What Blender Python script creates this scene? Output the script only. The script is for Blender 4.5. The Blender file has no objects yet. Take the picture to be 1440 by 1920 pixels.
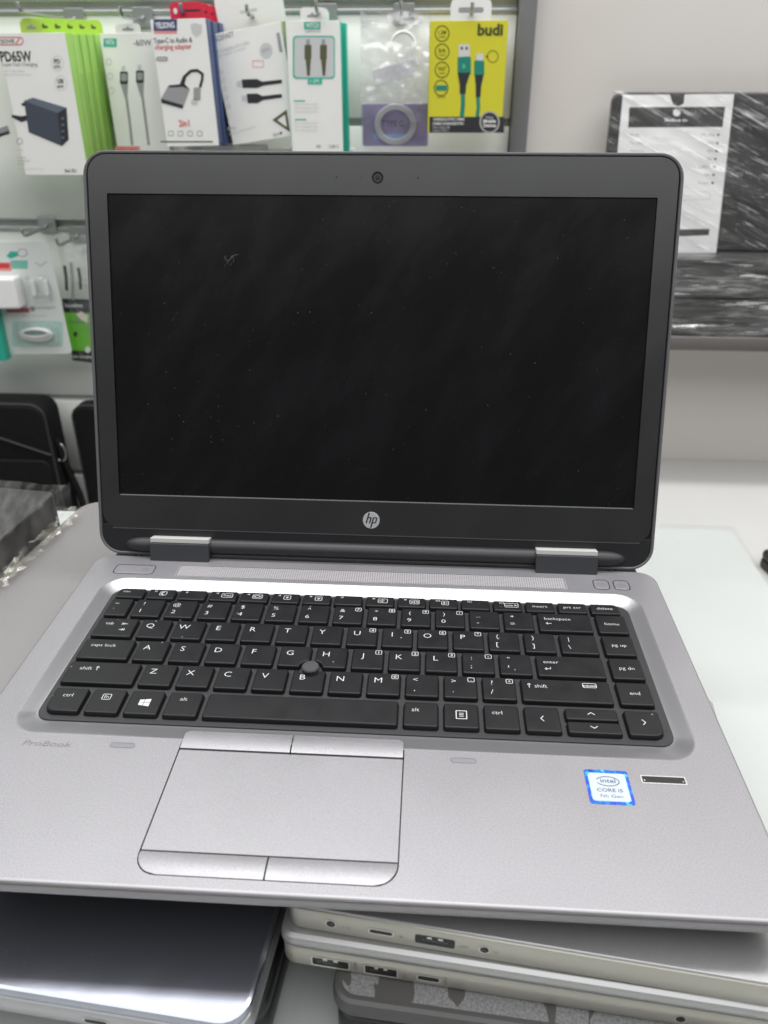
import bpy, bmesh, math, random
from mathutils import Vector, Matrix, noise
random.seed(7)
MM = 0.001
scene = bpy.context.scene
COL = scene.collection

# ------------------------------------------------------------------ camera
CAM = Vector((31.71, -345.33, 256.27))              # mm, laptop-centred frame, z up
RX, RY, RZ = 0.4970, 0.0576, 0.0152
FPX = 1480.0                                        # focal length in pixels of the 1440x1920 photograph
def rodrigues(r):
    a = Vector(r); t = a.length
    return Matrix.Rotation(t, 3, a / t)
RC = rodrigues((RX, RY, RZ)) @ Matrix(((1, 0, 0), (0, 0, -1), (0, 1, 0)))   # rows: right, down, forward
cd = bpy.data.cameras.new('camera')
cam = bpy.data.objects.new('camera', cd); COL.objects.link(cam)
rt, dn, fw = RC[0], RC[1], RC[2]
cam.matrix_world = Matrix(((rt[0], -dn[0], -fw[0], CAM[0] * MM), (rt[1], -dn[1], -fw[1], CAM[1] * MM),
                           (rt[2], -dn[2], -fw[2], CAM[2] * MM), (0, 0, 0, 1)))
cd.sensor_fit = 'VERTICAL'; cd.sensor_height = 36.0; cd.sensor_width = 27.0
cd.lens = FPX / 1920 * 36
cd.clip_start = 0.01; cd.clip_end = 60
cd.dof.use_dof = True; cd.dof.focus_distance = 0.40; cd.dof.aperture_fstop = 12.0
scene.camera = cam

# ------------------------------------------------------------------ world, lamps, exposure
w = bpy.data.worlds.new('World'); scene.world = w; w.use_nodes = True
bg = w.node_tree.nodes['Background']
bg.inputs[0].default_value = (0.97, 0.98, 1.0, 1); bg.inputs[1].default_value = 0.18
def ceiling_lamp(name, x, y, z, sx, sy, power, rx=0.0, ry=0.0, col=(0.985, 0.992, 1.0)):
    l = bpy.data.lights.new(name, 'AREA'); l.shape = 'RECTANGLE'; l.size = sx; l.size_y = sy
    l.energy = power; l.color = col
    o = bpy.data.objects.new(name, l); COL.objects.link(o)
    o.location = (x, y, z); o.rotation_euler = (rx, ry, 0)
    return o
ceiling_lamp('ceiling_lamp', 0.35, -0.72, 1.75, 4.2, 2.9, 84)             # white ceiling panels that light the shop
ceiling_lamp('ceiling_lamp', 0.95, 0.45, 1.70, 1.5, 0.20, 11)
ceiling_lamp('ceiling_lamp', -0.40, 0.50, 1.70, 1.5, 0.20, 16)           # brighter strip above the counter
scene.view_settings.view_transform = 'Standard'; scene.view_settings.look = 'None'
scene.view_settings.gamma = 1.0; scene.view_settings.exposure = 0.12
scene.view_settings.use_curve_mapping = False
scene.cycles.use_denoising = True
scene.cycles.max_bounces = 10; scene.cycles.transparent_max_bounces = 16
scene.cycles.caustics_reflective = False; scene.cycles.caustics_refractive = False

# ------------------------------------------------------------------ materials
def lin(c):
    c = c / 255.0
    return c / 12.92 if c <= 0.04045 else ((c + 0.055) / 1.055) ** 2.4
def rgb(*c): return (lin(c[0]), lin(c[1]), lin(c[2]), 1.0)
MATS = {}
def mat(name, col, rough=0.5, metal=0.0, spec=0.5, coat=0.0, nscale=0, namp=0.0, bump=0.0, rvar=0.0, stretch=(1, 1, 1), sheen=0.0, wear=0.0):
    if name in MATS: return MATS[name]
    m = bpy.data.materials.new(name); m.use_nodes = True; MATS[name] = m
    nt = m.node_tree; b = nt.nodes['Principled BSDF']
    b.inputs['Base Color'].default_value = col; b.inputs['Roughness'].default_value = rough
    b.inputs['Metallic'].default_value = metal; b.inputs['Specular IOR Level'].default_value = spec
    b.inputs['Coat Weight'].default_value = coat; b.inputs['Sheen Weight'].default_value = sheen
    if nscale:
        tc = nt.nodes.new('ShaderNodeTexCoord'); mp = nt.nodes.new('ShaderNodeMapping')
        mp.inputs['Scale'].default_value = stretch
        nz = nt.nodes.new('ShaderNodeTexNoise'); nz.inputs['Scale'].default_value = nscale; nz.inputs['Detail'].default_value = 3
        nt.links.new(tc.outputs['Object'], mp.inputs[0]); nt.links.new(mp.outputs[0], nz.inputs['Vector'])
        if namp:
            mr = nt.nodes.new('ShaderNodeMapRange'); mr.inputs[1].default_value = 0.3; mr.inputs[2].default_value = 0.7
            mr.inputs[3].default_value = 1 - namp; mr.inputs[4].default_value = 1 + namp
            mx = nt.nodes.new('ShaderNodeVectorMath'); mx.operation = 'SCALE'; mx.inputs[0].default_value = col[:3]
            nt.links.new(nz.outputs[0], mr.inputs[0]); nt.links.new(mr.outputs[0], mx.inputs['Scale'])
            nt.links.new(mx.outputs[0], b.inputs['Base Color'])
        if rvar:
            mr2 = nt.nodes.new('ShaderNodeMapRange'); mr2.inputs[1].default_value = 0.3; mr2.inputs[2].default_value = 0.7
            mr2.inputs[3].default_value = rough - rvar; mr2.inputs[4].default_value = rough + rvar
            nt.links.new(nz.outputs[0], mr2.inputs[0]); nt.links.new(mr2.outputs[0], b.inputs['Roughness'])
            if wear:                                     # hand-polished patches and faint grease
                wn = nt.nodes.new('ShaderNodeTexNoise'); wn.inputs['Scale'].default_value = 16; wn.inputs['Detail'].default_value = 5
                nt.links.new(tc.outputs['Object'], wn.inputs['Vector'])
                wr = nt.nodes.new('ShaderNodeMapRange'); wr.inputs[1].default_value = 0.35; wr.inputs[2].default_value = 0.65; wr.inputs[3].default_value = -wear; wr.inputs[4].default_value = wear
                wa = nt.nodes.new('ShaderNodeMath'); wa.operation = 'ADD'
                nt.links.new(wn.outputs[0], wr.inputs[0]); nt.links.new(wr.outputs[0], wa.inputs[0]); nt.links.new(mr2.outputs[0], wa.inputs[1]); nt.links.new(wa.outputs[0], b.inputs['Roughness'])
        if bump:
            bp = nt.nodes.new('ShaderNodeBump'); bp.inputs['Strength'].default_value = bump; bp.inputs['Distance'].default_value = 0.0003
            nt.links.new(nz.outputs[0], bp.inputs['Height']); nt.links.new(bp.outputs[0], b.inputs['Normal'])
    return m

M = {}
M['deck'] = mat('sparkling_silver_paint', rgb(139, 137, 140), 0.41, 0.52, 0.5, nscale=1700, namp=0.19, bump=0.16, rvar=0.08, wear=0.07)
M['recess'] = mat('glossier_recess_paint', rgb(146, 145, 148), 0.27, 0.62)
M['pad'] = mat('satin_silver_pad', rgb(141, 139, 142), 0.43, 0.50, nscale=1700, namp=0.13, bump=0.12, rvar=0.05, wear=0.07)
M['deckedge'] = mat('polished_silver_edge', rgb(150, 147, 149), 0.38, 0.6)
M['shell'] = mat('grey_base_shell', rgb(140, 137, 139), 0.4, 0.4, nscale=1800, namp=0.05)
M['gap'] = mat('black_gap', rgb(14, 14, 15), 0.7)
M['slot'] = mat('light_pipe_slot', rgb(122, 122, 125), 0.5, 0.4)
M['tray'] = mat('black_keyboard_tray', rgb(30, 30, 32), 0.55, nscale=1500, namp=0.25, bump=0.2)
M['rubber'] = mat('pointing_stick_rubber', rgb(62, 62, 64), 0.8, nscale=900, namp=0.2)
M['legend'] = mat('white_key_legend', rgb(190, 190, 190), 0.6)
M['bottom'] = mat('dark_bottom_cover', rgb(22, 22, 24), 0.6)
M['lidshell'] = mat('lid_rubber_rim', rgb(84, 84, 86), 0.5, nscale=900, namp=0.06)
M['chin'] = mat('black_lid_chin', rgb(24, 24, 26), 0.42)
M['hingebar'] = mat('soft_black_hinge_bar', rgb(36, 36, 38), 0.5, nscale=500, namp=0.12)
M['hinge'] = mat('dark_grey_hinge_cover', rgb(66, 67, 70), 0.4, 0.3)
M['hingetop'] = mat('lit_hinge_top', rgb(190, 189, 186), 0.5, 0.2)  # paler than the cover: light on its top face put into the colour
M['logosilver'] = mat('brushed_logo_silver', rgb(205, 205, 206), 0.35, 0.55)
M['lens'] = mat('camera_lens_glass', rgb(6, 6, 8), 0.05, coat=1.0)
M['lensrim'] = mat('camera_lens_rim', rgb(60, 60, 62), 0.25, 0.5)
M['engrave'] = mat('engraved_grey_print', rgb(112, 109, 112), 0.5, 0.3)
M['btnline'] = mat('button_bright_chamfer', rgb(215, 213, 214), 0.3, 0.8)

def key_material():
    m = bpy.data.materials.new('black_key_plastic'); m.use_nodes = True; nt = m.node_tree; b = nt.nodes['Principled BSDF']
    tc = nt.nodes.new('ShaderNodeNewGeometry')
    v = nt.nodes.new('ShaderNodeTexVoronoi'); v.inputs['Scale'].default_value = 330
    nt.links.new(tc.outputs['Position'], v.inputs['Vector'])
    sep = nt.nodes.new('ShaderNodeSeparateColor'); nt.links.new(v.outputs['Color'], sep.inputs[0])
    pw = nt.nodes.new('ShaderNodeMath'); pw.operation = 'POWER'; pw.inputs[1].default_value = 14
    nt.links.new(sep.outputs[0], pw.inputs[0])
    th = nt.nodes.new('ShaderNodeMath'); th.operation = 'MULTIPLY'; th.inputs[1].default_value = 0.16
    nt.links.new(pw.outputs[0], th.inputs[0])
    lt = nt.nodes.new('ShaderNodeMath'); lt.operation = 'LESS_THAN'
    nt.links.new(v.outputs['Distance'], lt.inputs[0]); nt.links.new(th.outputs[0], lt.inputs[1])
    n = nt.nodes.new('ShaderNodeTexNoise'); n.inputs['Scale'].default_value = 90; n.inputs['Detail'].default_value = 4
    nt.links.new(tc.outputs['Position'], n.inputs['Vector'])
    mr = nt.nodes.new('ShaderNodeMapRange'); mr.inputs[1].default_value = 0.3; mr.inputs[2].default_value = 0.7
    mr.inputs[3].default_value = 0.36; mr.inputs[4].default_value = 0.50
    nt.links.new(n.outputs[0], mr.inputs[0]); nt.links.new(mr.outputs[0], b.inputs['Roughness'])
    mx = nt.nodes.new('ShaderNodeMixRGB'); b.inputs['Specular IOR Level'].default_value = 0.28; mx.inputs[1].default_value = rgb(19, 19, 21); mx.inputs[2].default_value = rgb(125, 125, 125)
    nt.links.new(lt.outputs[0], mx.inputs[0]); nt.links.new(mx.outputs[0], b.inputs['Base Color'])
    return m
M['key'] = key_material()

def dusty(name, base, smear, rough0, rough1, vscale, size, dust, rotz=0.6, spec=0.5, coatr=0):
    """dark smooth surface with smears and scattered dust specks"""
    m = bpy.data.materials.new(name); m.use_nodes = True; nt = m.node_tree; b = nt.nodes['Principled BSDF']
    b.inputs['Specular IOR Level'].default_value = spec
    tc = nt.nodes.new('ShaderNodeTexCoord')
    v = nt.nodes.new('ShaderNodeTexVoronoi'); v.inputs['Scale'].default_value = vscale
    nt.links.new(tc.outputs['Object'], v.inputs['Vector'])
    sep = nt.nodes.new('ShaderNodeSeparateColor'); nt.links.new(v.outputs['Color'], sep.inputs[0])
    # uneven dust density
    nd = nt.nodes.new('ShaderNodeTexNoise'); nd.inputs['Scale'].default_value = 9
    nt.links.new(tc.outputs['Object'], nd.inputs['Vector'])
    ndr = nt.nodes.new('ShaderNodeMapRange'); ndr.inputs[1].default_value = 0.4; ndr.inputs[2].default_value = 0.68; ndr.inputs[3].default_value = 0.8
    nt.links.new(nd.outputs[0], ndr.inputs[0])
    pw = nt.nodes.new('ShaderNodeMath'); pw.operation = 'POWER'; pw.inputs[1].default_value = 7
    nt.links.new(sep.outputs[0], pw.inputs[0])
    th = nt.nodes.new('ShaderNodeMath'); th.operation = 'MULTIPLY'; th.inputs[1].default_value = size
    nt.links.new(pw.outputs[0], th.inputs[0])
    th2 = nt.nodes.new('ShaderNodeMath'); th2.operation = 'MULTIPLY'; nt.links.new(th.outputs[0], th2.inputs[0]); nt.links.new(ndr.outputs[0], th2.inputs[1])
    lt = nt.nodes.new('ShaderNodeMath'); lt.operation = 'LESS_THAN'
    nt.links.new(v.outputs['Distance'], lt.inputs[0]); nt.links.new(th2.outputs[0], lt.inputs[1])
    mp = nt.nodes.new('ShaderNodeMapping'); mp.inputs['Scale'].default_value = (22, 8, 8)
    mr0 = nt.nodes.new('ShaderNodeMapping'); mr0.inputs['Rotation'].default_value = (0, 0, rotz)
    nt.links.new(tc.outputs['Object'], mr0.inputs[0]); nt.links.new(mr0.outputs[0], mp.inputs[0])
    n = nt.nodes.new('ShaderNodeTexNoise'); n.inputs['Scale'].default_value = 1.4; n.inputs['Detail'].default_value = 6; n.inputs['Roughness'].default_value = 0.6
    nt.links.new(mp.outputs[0], n.inputs['Vector'])
    sm = nt.nodes.new('ShaderNodeMapRange'); sm.inputs[1].default_value = 0.42; sm.inputs[2].default_value = 0.75
    nt.links.new(n.outputs[0], sm.inputs[0])
    c1 = nt.nodes.new('ShaderNodeMixRGB'); c1.inputs[1].default_value = base; c1.inputs[2].default_value = smear
    nt.links.new(sm.outputs[0], c1.inputs[0])
    c2 = nt.nodes.new('ShaderNodeMixRGB'); c2.inputs[2].default_value = dust
    nt.links.new(lt.outputs[0], c2.inputs[0]); nt.links.new(c1.outputs[0], c2.inputs[1]); nt.links.new(c2.outputs[0], b.inputs['Base Color'])
    rr = nt.nodes.new('ShaderNodeMapRange'); rr.inputs[3].default_value = rough0; rr.inputs[4].default_value = rough1
    nt.links.new(sm.outputs[0], rr.inputs[0])
    ra = nt.nodes.new('ShaderNodeMath'); ra.operation = 'ADD'; ra.use_clamp = True
    nt.links.new(rr.outputs[0], ra.inputs[0]); nt.links.new(lt.outputs[0], ra.inputs[1]); nt.links.new(ra.outputs[0], b.inputs['Roughness'])
    return m
M['screen'] = dusty('dusty_switched_off_screen', rgb(14, 14, 15), rgb(19, 19, 21), 0.22, 0.36, 420, 0.17, rgb(72, 72, 72), spec=0.24)
M['bezel'] = dusty('dusty_black_bezel', rgb(8, 8, 10), rgb(12, 12, 14), 0.34, 0.40, 300, 0.11, rgb(70, 70, 70), spec=1.0)

def film_material(name, tint, amount, rough, streak=(60, 600, 60), rot=0.5, haze=0.25, bump=0.9):
    """crinkled clear wrapping film: mostly see-through, glossy, with a wrinkled normal"""
    m = bpy.data.materials.new(name); m.use_nodes = True; nt = m.node_tree
    for n in list(nt.nodes): nt.nodes.remove(n)
    out = nt.nodes.new('ShaderNodeOutputMaterial'); tr = nt.nodes.new('ShaderNodeBsdfTransparent')
    gl = nt.nodes.new('ShaderNodeBsdfGlossy'); gl.inputs['Color'].default_value = tint; gl.inputs['Roughness'].default_value = rough
    df = nt.nodes.new('ShaderNodeBsdfDiffuse'); df.inputs['Color'].default_value = tint
    tc = nt.nodes.new('ShaderNodeTexCoord'); mp = nt.nodes.new('ShaderNodeMapping'); mr0 = nt.nodes.new('ShaderNodeMapping')
    mr0.inputs['Rotation'].default_value = (0, 0, rot); mp.inputs['Scale'].default_value = streak
    nz = nt.nodes.new('ShaderNodeTexNoise'); nz.inputs['Scale'].default_value = 0.6; nz.inputs['Detail'].default_value = 5
    nt.links.new(tc.outputs['Object'], mr0.inputs[0]); nt.links.new(mr0.outputs[0], mp.inputs[0]); nt.links.new(mp.outputs[0], nz.inputs['Vector'])
    bp = nt.nodes.new('ShaderNodeBump'); bp.inputs['Strength'].default_value = bump; bp.inputs['Distance'].default_value = 0.004
    nt.links.new(nz.outputs[0], bp.inputs['Height']); nt.links.new(bp.outputs[0], gl.inputs['Normal'])
    mr = nt.nodes.new('ShaderNodeMapRange'); mr.inputs[1].default_value = 0.40; mr.inputs[2].default_value = 0.70
    mr.inputs[3].default_value = amount * 0.35; mr.inputs[4].default_value = min(1, amount * 2.2)
    nt.links.new(nz.outputs[0], mr.inputs[0])
    m2 = nt.nodes.new('ShaderNodeMixShader'); m2.inputs[0].default_value = haze
    nt.links.new(gl.outputs[0], m2.inputs[1]); nt.links.new(df.outputs[0], m2.inputs[2])
    mx = nt.nodes.new('ShaderNodeMixShader'); nt.links.new(mr.outputs[0], mx.inputs[0])
    nt.links.new(tr.outputs[0], mx.inputs[1]); nt.links.new(m2.outputs[0], mx.inputs[2]); nt.links.new(mx.outputs[0], out.inputs[0])
    return m

# ------------------------------------------------------------------ mesh helpers (all in mm)
def link(o, parent=None):
    COL.objects.link(o)
    if parent: o.parent = parent
    return o
def tag(o, label=None, cat=None, group=None, kind=None):
    if label: o['label'] = label
    if cat: o['category'] = cat
    if group: o['group'] = group
    if kind: o['kind'] = kind
    return o
def thing(name, label, cat, loc=(0, 0, 0), rz=0, group=None, mtx=None):
    o = bpy.data.objects.new(name, None); link(o); o.empty_display_size = 0.02
    if mtx is not None: o.matrix_world = mtx
    else:
        o.location = [c * MM for c in loc]; o.rotation_euler = (0, 0, rz)
    return tag(o, label, cat, group)
def mesh(name, verts, faces, m, parent=None, smooth=False, fm=None):
    me = bpy.data.meshes.new(name)
    me.from_pydata([(v[0] * MM, v[1] * MM, v[2] * MM) for v in verts], [], faces)
    for mm in (m if isinstance(m, (list, tuple)) else [m]): me.materials.append(mm)
    if fm: me.polygons.foreach_set('material_index', fm)
    if smooth:
        me.polygons.foreach_set('use_smooth', [True] * len(me.polygons))
        try: me.set_sharp_from_angle(angle=math.radians(smooth if smooth is not True else 40))
        except Exception: pass
        for p in me.polygons:
            if len(p.vertices) > 4: p.use_smooth = False
    me.update()
    return link(bpy.data.objects.new(name, me), parent)
def fixn(o):
    bm = bmesh.new(); bm.from_mesh(o.data); bmesh.ops.recalc_face_normals(bm, faces=bm.faces); bm.to_mesh(o.data); bm.free(); return o
def rrect(w, h, r, seg=5, cx=0, cy=0):
    rs = r if isinstance(r, (list, tuple)) else [r] * 4          # order: +x+y, -x+y, -x-y, +x-y
    pts = []
    for i, (sx, sy) in enumerate(((1, 1), (-1, 1), (-1, -1), (1, -1))):
        q = max(rs[i], 0.001); ox, oy = cx + sx * (w / 2 - q), cy + sy * (h / 2 - q)
        for k in range(seg + 1):
            a = math.pi / 2 * (i + k / seg)
            pts.append((ox + q * math.cos(a), oy + q * math.sin(a)))
    return pts
def loft(rings, capb=True, capt=True):
    n = len(rings[0]); V = [p for r in rings for p in r]; Fc = []
    for i in range(len(rings) - 1):
        for k in range(n):
            a, b = i * n + k, i * n + (k + 1) % n
            Fc.append((a, b, b + n, a + n))
    if capb: Fc.append(tuple(range(n - 1, -1, -1)))
    if capt: Fc.append(tuple((len(rings) - 1) * n + k for k in range(n)))
    return V, Fc
def rslab_rings(w, h, r, prof, seg=5, cx=0, cy=0):
    """prof: list of (inset, z) from the bottom up"""
    rs = r if isinstance(r, (list, tuple)) else [r] * 4
    return [[(x, y, z) for x, y in rrect(w - 2 * i, h - 2 * i, [max(q - i, 0.05) for q in rs], seg, cx, cy)] for i, z in prof]
def rslab(name, w, h, r, z0, z1, m, parent=None, e=0.4, seg=5, cx=0, cy=0, smooth=40, eb=None):
    eb = e if eb is None else eb
    V, Fc = loft(rslab_rings(w, h, r, [(eb, z0), (eb * 0.3, z0 + eb * 0.3), (0, z0 + eb), (0, z1 - e), (e * 0.3, z1 - e * 0.3), (e, z1)], seg, cx, cy))
    return mesh(name, V, Fc, m, parent, smooth)
def box(name, x0, x1, y0, y1, z0, z1, m, parent=None, e=0.0):
    if e:
        return rslab(name, x1 - x0, y1 - y0, e, z0, z1, m, parent, e, 2, (x0 + x1) / 2, (y0 + y1) / 2)
    V = [(x0, y0, z0), (x1, y0, z0), (x1, y1, z0), (x0, y1, z0), (x0, y0, z1), (x1, y0, z1), (x1, y1, z1), (x0, y1, z1)]
    return mesh(name, V, [(3, 2, 1, 0), (4, 5, 6, 7), (0, 1, 5, 4), (1, 2, 6, 5), (2, 3, 7, 6), (3, 0, 4, 7)], m, parent)
def tube_data(pts, r, n=8):
    P = [Vector(p) for p in pts]; V = []; up = None
    for i, p in enumerate(P):
        t = ((P[i + 1] - P[i]) if i == 0 else (P[i] - P[i - 1]) if i == len(P) - 1 else (P[i + 1] - P[i - 1])).normalized()
        if up is None: up = Vector((0, 0, 1)) if abs(t.z) < 0.9 else Vector((1, 0, 0))
        s = t.cross(up).normalized(); up = s.cross(t).normalized()
        for k in range(n):
            a = 2 * math.pi * k / n; V.append(p + (s * math.cos(a) + up * math.sin(a)) * r)
    Fc = []
    for i in range(len(P) - 1):
        for k in range(n):
            a, b = i * n + k, i * n + (k + 1) % n; Fc.append((a, a + n, b + n, b))
    Fc.append(tuple(range(n))); Fc.append(tuple((len(P) - 1) * n + k for k in range(n - 1, -1, -1)))
    return [tuple(v) for v in V], Fc
def tube(name, pts, r, m, parent=None, n=8):
    V, Fc = tube_data(pts, r, n); return mesh(name, V, Fc, m, parent, 50)

# ------------------------------------------------------------------ flat print / lettering
TXT = {}
def text_geo(body, bold=0.0):
    k = (body, bold)
    if k in TXT: return TXT[k]
    cu = bpy.data.curves.new('t', 'FONT'); cu.body = body; cu.size = 1.0; cu.resolution_u = 2; cu.offset = bold
    o = bpy.data.objects.new('t', cu); COL.objects.link(o)
    dg = bpy.context.evaluated_depsgraph_get(); ev = o.evaluated_get(dg); me = ev.to_mesh()
    V = [(v.co.x, v.co.y) for v in me.vertices]; Fc = [tuple(p.vertices) for p in me.polygons]
    ev.to_mesh_clear(); bpy.data.objects.remove(o); bpy.data.curves.remove(cu)
    TXT[k] = (V, Fc); return TXT[k]
class Art:
    """collects flat printed shapes; f maps the drawing's (x, y) to local mm (x right, y up)"""
    def __init__(s, f=None, k=1.0, z=0.12, flip=False):
        s.f = f or (lambda x, y: (x, y)); s.k = k; s.z = z; s.V = []; s.F = []; s.fm = []; s.mats = []; s.flip = flip
    def _m(s, m):
        if m not in s.mats: s.mats.append(m)
        return s.mats.index(m)
    def raw(s, pts, faces, m, layer=0):
        b = len(s.V); s.V += [(p[0], p[1], s.z + layer * 0.06) for p in pts]; i = s._m(m)
        for f in faces: s.F.append(tuple(b + q for q in f)); s.fm.append(i)
    def poly(s, pts, m, layer=0): s.raw([s.f(*p) for p in pts], [tuple(range(len(pts)))], m, layer)
    def rect(s, x0, y0, x1, y1, m, layer=0): s.poly([(x0, y0), (x1, y0), (x1, y1), (x0, y1)], m, layer)
    def rr(s, x0, y0, x1, y1, r, m, layer=0): s.poly(rrect(abs(x1 - x0), abs(y1 - y0), r, 4, (x0 + x1) / 2, (y0 + y1) / 2), m, layer)
    def ell(s, x, y, rx, ry, m, layer=0, n=24): s.poly([(x + rx * math.cos(2 * math.pi * k / n), y + ry * math.sin(2 * math.pi * k / n)) for k in range(n)], m, layer)
    def stroke(s, pts, wd, m, layer=0, closed=False):
        P = [Vector(s.f(*p)) for p in pts]; wd *= s.k; n = len(P); L = []; R = []
        for i in range(n):
            a = P[i - 1] if (i > 0 or closed) else P[i]; c = P[(i + 1) % n] if (i < n - 1 or closed) else P[i]
            t1 = (P[i] - a); t2 = (c - P[i])
            t1 = t1.normalized() if t1.length > 1e-9 else t2.normalized(); t2 = t2.normalized() if t2.length > 1e-9 else t1
            t = (t1 + t2); t = t.normalized() if t.length > 1e-6 else t1
            nn = Vector((-t.y, t.x)); sc = 1 / max(0.5, nn.dot(Vector((-t1.y, t1.x))))
            L.append(P[i] + nn * wd / 2 * sc); R.append(P[i] - nn * wd / 2 * sc)
        fs = [(i, (i + 1) % n, n + (i + 1) % n, n + i) for i in range(n if closed else n - 1)]
        s.raw([tuple(p) for p in L + R], fs, m, layer)
    def ring(s, x, y, rx, ry, wd, m, layer=0, a0=0, a1=360, n=24):
        cl = abs(a1 - a0) >= 360; q = n if cl else n + 1
        s.stroke([(x + rx * math.cos(math.radians(a0 + (a1 - a0) * k / n)), y + ry * math.sin(math.radians(a0 + (a1 - a0) * k / n))) for k in range(q)], wd, m, layer, cl)
    def rrs(s, x0, y0, x1, y1, r, wd, m, layer=0): s.stroke(rrect(abs(x1 - x0), abs(y1 - y0), r, 3, (x0 + x1) / 2, (y0 + y1) / 2), wd, m, layer, True)
    def text(s, x, y, body, cap, m, xs=1.0, al='L', layer=1, rot=0.0, shear=0.0, bold=0.0, width=None):
        V, Fc = text_geo(body, bold)
        if not V: return
        sz = cap * s.k / 0.70; w0 = max(v[0] for v in V) - min(v[0] for v in V); x0 = min(v[0] for v in V)
        if width: xs = width * s.k / (w0 * sz)
        dx = {'L': 0, 'C': -w0 / 2, 'R': -w0}[al]; u, v = s.f(x, y); ca, sa = math.cos(rot), math.sin(rot); P = []
        for a, b in V:
            p = ((a - x0 + dx) * xs + shear * b) * sz; q = b * sz
            P.append((u + p * ca - q * sa, v + p * sa + q * ca))
        s.raw(P, Fc, m, layer)
    def build(s, name, parent):
        return mesh(name, s.V, s.F, s.mats, parent, fm=s.fm)

# ------------------------------------------------------------------ pixel -> place (the photograph measured with the camera above)
def ray(px, py):
    a, b = (px - 720) / FPX, (py - 960) / FPX
    return Vector((rt[0] * a + dn[0] * b + fw[0], rt[1] * a + dn[1] * b + fw[1], rt[2] * a + dn[2] * b + fw[2]))
def at_y(px, py, Y): d = ray(px, py); return CAM + d * ((Y - CAM[1]) / d[1])
def at_z(px, py, Z): d = ray(px, py); return CAM + d * ((Z - CAM[2]) / d[2])


# ================================================================== the setting
WALL_Y = 730.0
M['white'] = mat('white_laminate', rgb(184, 183, 180), 0.45, nscale=6, namp=0.03)
M['slat'] = mat('white_slat_laminate', rgb(234, 236, 230), 0.38, nscale=5, namp=0.03)
M['groove'] = mat('grey_groove_backing', rgb(185, 187, 182), 0.6)  # plain grey board behind the slats
M['alu'] = mat('aluminium_rail', rgb(190, 192, 190), 0.3, 0.8)
M['warm'] = mat('warm_grey_panel', rgb(206, 201, 195), 0.55, nscale=4, namp=0.03)
M['post'] = mat('dark_grey_post', rgb(112, 112, 115), 0.5, nscale=8, namp=0.05)
M['brown'] = mat('brown_shelf_lip', rgb(98, 93, 91), 0.5, nscale=20, namp=0.06)
M['wire'] = mat('chromed_hook_wire', rgb(185, 186, 186), 0.22, 0.9)
M['counter'] = mat('white_counter', rgb(180, 182, 180), 0.5, nscale=8, namp=0.03)
def glass_top():
    m = bpy.data.materials.new('counter_glass'); m.use_nodes = True; nt = m.node_tree
    for n in list(nt.nodes): nt.nodes.remove(n)
    out = nt.nodes.new('ShaderNodeOutputMaterial'); tr = nt.nodes.new('ShaderNodeBsdfTransparent'); gs = nt.nodes.new('ShaderNodeBsdfGlossy')
    tr.inputs[0].default_value = (0.992, 0.996, 0.994, 1); gs.inputs['Roughness'].default_value = 0.08
    fr = nt.nodes.new('ShaderNodeFresnel'); fr.inputs[0].default_value = 1.14; mx = nt.nodes.new('ShaderNodeMixShader')
    fr.inputs[0].default_value = 1.4
    ge = nt.nodes.new('ShaderNodeNewGeometry'); iv = nt.nodes.new('ShaderNodeMath'); iv.operation = 'SUBTRACT'; iv.inputs[0].default_value = 1.0; nt.links.new(ge.outputs['Backfacing'], iv.inputs[1])
    ml = nt.nodes.new('ShaderNodeMath'); ml.operation = 'MULTIPLY'; nt.links.new(fr.outputs[0], ml.inputs[0]); nt.links.new(iv.outputs[0], ml.inputs[1])
    nt.links.new(ml.outputs[0], mx.inputs[0]); nt.links.new(tr.outputs[0], mx.inputs[1]); nt.links.new(gs.outputs[0], mx.inputs[2]); nt.links.new(mx.outputs[0], out.inputs[0])
    return m
TABLE = -80.0
# slat wall: backing, slats one by one, aluminium rails in the two grooves that carry hooks
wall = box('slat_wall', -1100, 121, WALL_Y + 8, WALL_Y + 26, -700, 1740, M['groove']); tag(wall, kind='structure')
zs = [337 + 122.2 * k for k in range(-8, 12)]
for k in range(len(zs) - 1):
    box('slat', -1100, 121, WALL_Y, WALL_Y + 8.2, zs[k] + 4.5, zs[k + 1] - 4.5, M['slat'], wall, 0.8)
for z in (337, 92.6):
    box('rail', -1100, 121, WALL_Y - 2.2, WALL_Y + 7, z - 9.5, z - 4.7, M['alu'], wall, 0.6)
    box('rail_lip', -1100, 121, WALL_Y - 1.4, WALL_Y + 7, z + 4.7, z + 7.2, M['alu'], wall, 0.6)
tag(box('wall_post', 122, 141.5, WALL_Y - 20, WALL_Y + 26, -700, 1740, M['post'], None, 0.8), kind='structure')
tag(box('wall_panel', 141.6, 1400, WALL_Y, WALL_Y + 26, -700, 1740, M['warm']), kind='structure')
tag(box('side_bench', 141, 1400, 300, WALL_Y, -266, -226, M['white'], None, 2.0), kind='structure')
tag(box('side_bench_wing', 282, 1400, -500, 299.8, -266, -226, M['white'], None, 2.0), kind='structure')
tag(box('floor', -1500, 1600, -1600, 900, -960, -950, mat('grey_floor_tile', rgb(150, 147, 143), 0.4, nscale=12, namp=0.08)), kind='structure')
tag(box('wall_ledge', -1100, 121, 600, WALL_Y, -440, -420, M['white']), kind='structure')
cnt = thing('counter', 'white shop counter under the pile of laptops', 'counter', (0, 0, TABLE - 870))
def cl(o): o.location = (0, 0, (870 - TABLE) * MM); return o
cl(box('counter_top', -900, 298, -700, 266, TABLE - 34, TABLE - 4.2, M['counter'], cnt, 0.4))
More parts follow.
